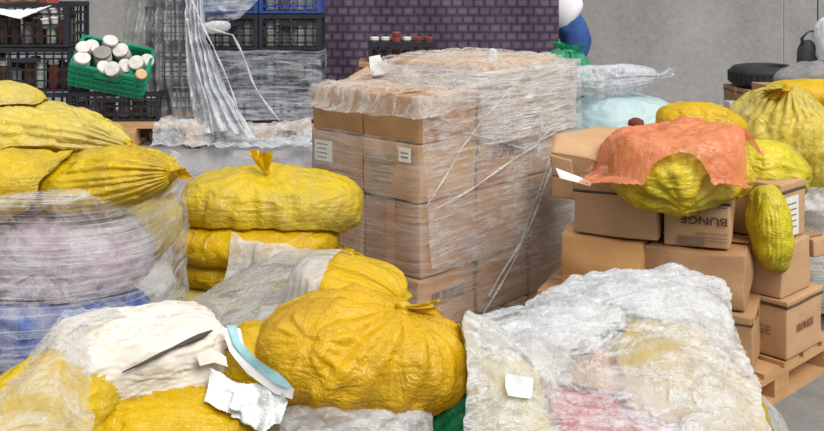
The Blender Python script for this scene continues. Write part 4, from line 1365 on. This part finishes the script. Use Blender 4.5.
# ------------------------------------------------------------ wrapped load of sacks by the left edge
BC = np.array([-1.42, 3.36])
pallet('wooden pallet under the striped blue wrapped load', (-2.0, 2.98), (0, 1, 0), (1, 0, 0), 0.78, 1.15)
for k, (x, y, z, m_, lab) in enumerate(((-1.68, 3.17, 0.30, BLUE, 'blue sack at the bottom front of the wrapped load'), (-1.12, 3.17, 0.30, BLUE, 'blue sack at the bottom corner of the wrapped load'),
                                       (-1.68, 3.55, 0.30, WHITEB, 'white sack at the bottom back of the wrapped load'), (-1.12, 3.55, 0.30, LILAC, 'lilac sack at the bottom back of the wrapped load'),
                                       (-1.66, 3.17, 0.60, BLUE, 'blue sack in the middle of the wrapped load'), (-1.11, 3.17, 0.58, BLUE2, 'washed out blue sack in the middle of the wrapped load'),
                                       (-1.66, 3.55, 0.56, BLUE, 'blue sack in the middle back of the wrapped load'), (-1.12, 3.55, 0.56, WHITEB, 'white sack in the middle back of the wrapped load'),
                                       (-1.66, 3.17, 0.80, YEL, 'murky yellow sack showing through the film of the wrapped load'), (-1.10, 3.18, 0.80, LILAC, 'lilac sack high in the wrapped load'),
                                       (-1.10, 3.57, 0.80, YELM, 'murky yellow sack high at the back of the wrapped load'), (-1.66, 3.57, 0.80, YEL, 'yellow sack high at the back of the wrapped load'))):
    sack('stuffed_sack', lab, 'sack', m_, (x, y, z), (0.05, 1, 0), 0.40, 0.27, 0.145, seed=110 + k, tied=False, M=40, N=60, iters=40, sq=0.5)
sack('yellow_sack', 'crumpled yellow sack with knotted end under the film edge', 'sack', YEL, P(100, 180, 3.15), (0.8, -0.25, 0.12), 0.44, 0.17, 0.09, seed=130, tied=True, neck=0.2, tail=0.05, flare=0.04, exu=1.3, lump=0.1, amp=1.5, tailmat=YEL2)
sack('yellow_sack', 'yellow sack at the film edge beside the blue streaks', 'sack', YEL, P(0, 184, 3.12), (1, 0.1, 0.05), 0.44, 0.17, 0.10, seed=131, tied=False, exu=1.25)
sack('yellow_sack', 'yellow sack tucked in at the back corner of the wrapped load', 'sack', YEL2, P(128, 170, 3.55), (0.7, 0.3, -0.1), 0.36, 0.16, 0.08, seed=132, tied=False, exu=1.25)
sack('yellow_sack', 'large murky yellow sack lying across the wrapped load', 'sack', YELM, P(38, 140, 3.42), (1, -0.1, -0.08), 0.54, 0.20, 0.115, seed=133, tied=True, neck=0.16, tail=0.03, flare=0.03, exu=1.3, lump=0.12, amp=1.5, tailmat=YEL2)
sack('yellow_sack', 'small yellow sack perched at the top in front of the black crates', 'sack', YELM, P(2, 104, 3.5), (1, 0.2, -0.1), 0.30, 0.14, 0.075, seed=134, tied=False, exu=1.25)
hl = hull('stretch_film_wrap', 'milky stretch film with level streaks round the blue and lilac sacks', 'plastic film', F_LEFT, BC, 0.615, 0.445, 0.0, 0.10, 1.0, (60, 190), 4.2, 0.03, 0.10, 140, 5, over_h=0.04, waist=0.008)

# ------------------------------------------------------------ heap of yellow sacks and torn sacks in front
pallet('wooden pallet under the front heap of sacks', (-1.05, 2.30), (0, 1, 0), (1, 0, 0), 0.85, 1.10)
for k, (x, y, z, lab) in enumerate(((-0.80, 2.55, 0.27, 'yellow sack at the bottom of the front heap, below the white sack'), (-0.25, 2.60, 0.27, 'yellow sack at the bottom of the front heap, below the big golden sack'),
                                   (-0.55, 2.95, 0.27, 'yellow sack at the bottom back of the front heap'))):
    sack('yellow_sack', lab, 'sack', YEL, (x, y, z), (1, 0.1, 0), 0.62, 0.27, 0.16, seed=150 + k, tied=False, M=40, N=54)
sack('yellow_sack', 'yellow sack under clear film at the edge of the front heap', 'sack', YEL, P(50, 420, 2.46), (0.5, 0.7, 0.15), 0.50, 0.17, 0.14, seed=160, tied=False, exu=1.25, collide=False)
sack('yellow_sack', 'yellow sack bulging below the torn white sack', 'sack', YEL2, P(165, 428, 2.5), (1, 0.1, 0), 0.44, 0.17, 0.10, seed=161, tied=False, exu=1.25, collide=False)
sack('yellow_sack', 'golden sack wedged between the printed strip and the big golden sack', 'sack', YEL2, P(272, 374, 2.66), (0.75, -0.2, -0.35), 0.32, 0.14, 0.11, seed=162, tied=False, exu=1.25, collide=False)
sack('grey_plastic_bag', 'dull grey plastic bag stuffed under the big golden sack', 'bag', F_SHEET, P(350, 424, 2.56), (1, 0.05, 0), 0.42, 0.17, 0.10, seed=163, tied=False, exu=1.4, amp=1.5, collide=False)
sack('green_sack', 'dark green sack at the floor between the golden sack and the white heap', 'sack', DKGREEN, P(462, 424, 2.72), (0.5, -0.3, 0.6), 0.36, 0.14, 0.12, seed=164, tied=True, neck=0.3, tail=0, exu=1.25, collide=False)
sack('yellow_sack', 'golden sack with a knotted end behind the big golden sack', 'sack', YEL2, P(352, 292, 2.98), (0.9, -0.15, -0.18), 0.34, 0.14, 0.095, seed=165, tied=False, exu=1.25, collide=False, foci=[(P(402, 302, 2.9), 0.2, 0.014, 12)])
sack('yellow_sack', 'big golden sack lying in front of the wrapped carton stack', 'sack', mat_sack('deep golden plastic', lin(230, 182, 8), lin(202, 158, 34), 5, bstr=0.6), P(362, 356, 2.66), (0.97, 0.12, -0.12), 0.57, 0.21, 0.148, seed=166, tied=False, tail=0.095, neck=0.10, flare=0.03, tail_dir=(1, -0.1, -0.12), tail_at=P(402, 306, 2.66), foci=[(P(404, 306, 2.64), 0.20, 0.015, 16), (P(310, 342, 2.50), 0.10, -0.009, 7)], exu=1.22, M=110, N=150, lump=0.08, iters=90, collide=False, tailmat=YEL2)
# white sack with a slit
W = sack('white_sack', 'bulky white sacking bag with a long dark slit on the front heap', 'sack', CLOTHW, P(138, 360, 2.66), (0.92, 0.32, 0.06), 0.45, 0.20, 0.10, seed=170, tied=False, exu=1.4, sq=0.26, p=6, lump=0.10, M=90, N=130, collide=False, amp=1.3)
zz = lambda x, y: float(hsample(HF, np.array([x]), np.array([y]))[0])


def on_heap(x, y, d0, d1=None, lift=0.004, n=60):
    """First point along the sight line through (x, y) that meets what has been stacked."""
    best = None
    for d in np.linspace(d0, d1 or d0 + 0.8, n):
        p = P(x, y, d)
        if p[2] <= zz(p[0], p[1]) + 0.002:
            return p + np.array([0, 0, lift])
        best = p
    return best


sl = [on_heap(x, y, 2.3) for x, y in ((122, 374), (140, 366), (158, 357), (172, 350), (186, 344), (200, 338), (212, 332))]
g = Geo().tube(sl, [0.003, 0.007, 0.009, 0.005, 0.010, 0.013, 0.004], 8, 0.45)
geo('slit', g, INK, W, smooth=True)
# torn paper pieces in front
def loose(rows, d=None, lift=0.015):
    return [[on_heap(x, y, 2.2, 3.0, lift) for x, y in r] for r in rows]


hang('torn_paper', 'torn white paper flap in front of the slit white sack', 'paper', PAPERW, loose([[(212, 372), (238, 388), (262, 398)], [(208, 392), (232, 404), (256, 412)], [(204, 408), (226, 422), (250, 428)]]), (40, 44), 0.045, 10, 21, ex=1.2)
hang('torn_paper', 'crumpled white paper scrap low between the yellow sacks', 'paper', PAPERW, loose([[(236, 400), (262, 400), (284, 406)], [(232, 416), (258, 418), (286, 420)], [(230, 434), (258, 438), (280, 436)]], lift=0.03), (50, 54), 0.06, 11, 22, ex=1.3)
st = hang('paper_strip', 'curling white strip printed blue green across the golden sack', 'paper', PAPERW, loose([[(222, 340), (230, 362), (248, 386), (274, 406), (292, 412)], [(240, 340), (244, 356), (262, 376), (284, 392), (294, 402)]], lift=0.03), (14, 50), 0.012, 6, 23, ex=1.04)
bnd = hang('printed_band', None, None, PAPERB, loose([[(227, 343), (234, 361), (251, 383), (275, 402), (288, 407)], [(236, 343), (240, 358), (259, 378), (282, 394), (291, 404)]], lift=0.045), (10, 44), 0.010, 6, 23, ex=1.02, parent=st)
hang('torn_paper', 'thin cream paper lip curling over the slit white sack', 'paper', CLOTHW, loose([[(196, 366), (212, 360), (226, 368)], [(200, 378), (214, 374), (228, 378)]], lift=0.03), (14, 20), 0.015, 9, 24)
# clear films over the heap
hang('film_sheet', 'clear loose film over the yellow sacks at the edge of the front heap', 'plastic film', F_CLEAR,
     [[P(-40, 410, 2.40), P(20, 366, 2.48), P(64, 312, 2.70), P(175, 308, 2.86)], [P(-36, 420, 2.30), P(20, 386, 2.30), P(56, 345, 2.36), P(84, 322, 2.6)],
      [P(-30, 440, 2.1), P(20, 440, 2.1), P(66, 436, 2.12), P(92, 430, 2.2)]], (60, 60), 0.05, 6, 180, ex=1.16)
hang('clear_plastic_bag', 'folded thick clear plastic lying between the sack pile and the big golden sack', 'bag', F_SHEET,
     [[P(232, 276, 3.72), P(288, 248, 3.70), P(338, 254, 3.66), P(400, 288, 3.5)], [P(196, 298, 3.40), P(240, 280, 3.35), P(308, 268, 3.3), P(352, 282, 3.2)],
      [P(186, 304, 3.0), P(222, 316, 3.0), P(262, 306, 2.95), P(338, 296, 3.0)], [P(172, 324, 2.88), P(216, 336, 2.85), P(256, 330, 2.80), P(318, 306, 2.82)]], (80, 80), 0.05, 6, 181, ex=1.14, collide=True)

# ------------------------------------------------------------ white wrapped heap in front
pallet('wooden pallet under the white wrapped heap', (0.16, 2.45), (0, 1, 0), (1, 0, 0), 0.85, 0.95)
hp = (((0.36, 2.72, 0.28), WHITEB, 'white sack low in the wrapped heap'), ((0.80, 2.76, 0.28), YELM, 'murky yellow sack low in the wrapped heap'), ((0.36, 3.1, 0.28), WHITEB, 'white sack low at the back of the wrapped heap'),
      ((0.80, 3.12, 0.28), YELM, 'murky yellow sack low at the back of the wrapped heap'), ((0.36, 2.64, 0.44), YELM, 'murky yellow sack in the wrapped heap behind the white sticker'), ((0.56, 2.56, 0.41), RED, 'red sack at the front of the wrapped heap'),
      ((0.62, 2.92, 0.56), ORANGE_SACK, 'tan orange sack in the middle of the wrapped heap'), ((0.78, 2.78, 0.46), YEL, 'yellow sack at the outer side of the wrapped heap'), ((0.74, 3.12, 0.60), WHITEB, 'white sack crowning the wrapped heap'),
      ((0.38, 2.95, 0.53), WHITEB, 'white sack in the wrapped heap beside the wrapped carton stack'))
for k, (c_, m_, lab) in enumerate(hp):
    sack('stuffed_sack', lab, 'sack', m_, c_, (1, 0.15, 0) if k != 7 else (0.3, 1, 0), (0.44, 0.40, 0.44, 0.40, 0.46, 0.40, 0.50, 0.44, 0.50, 0.46)[k], 0.20, 0.12, seed=190 + k, tied=False, M=40, N=54, iters=40)
hull('stretch_film_wrap', 'streaky film wound round the lower half of the white heap', 'plastic film', F_HULL, (0.585, 2.90), 0.455, 0.50, 0.0, 0.08, 0.42, (36, 160), 3.4, 0.025, 0.14, 200, 6, over_h=0.05)
hs = drape('film_sheet', 'thick whitish film crumpled over the front heap of wrapped sacks', 'plastic film', F_HEAP, [(0.12, 2.32), (0.88, 2.34), (1.03, 3.42), (0.20, 3.40)], (100, 100), 0.012, 1.16, 60, seed=201, amp=0.042, nscale=5, rag=0.05, zmin=0.25, grow=3, blur=9)
lp = [[on_heap(x, y, 2.2, 3.2, 0.016) for x, y in r] for r in ([(506, 380), (519, 382), (533, 385)], [(505, 392), (519, 394), (533, 396)], [(508, 402), (520, 404), (531, 405)])]
hang('paper_label', 'blank white sticker on the film of the white heap', 'label', PAPERW, lp, (10, 10), 0.002, 6, 25, ex=1.0)
sp = on_heap(517, 309, 2.4, 3.4, 0.012)
hang('dark_scrap', 'small dark curled scrap lying on the film of the white heap', 'scrap', INK, [[sp + (-0.022, 0.01, 0.008), sp + (-0.02, -0.012, 0.004)], [sp + (0.004, 0.012, 0.0), sp + (0.002, -0.01, 0.002)], [sp + (0.026, 0.004, 0.008), sp + (0.024, -0.012, 0.0)]], (12, 8), 0.006, 20, 5, ex=1.05)
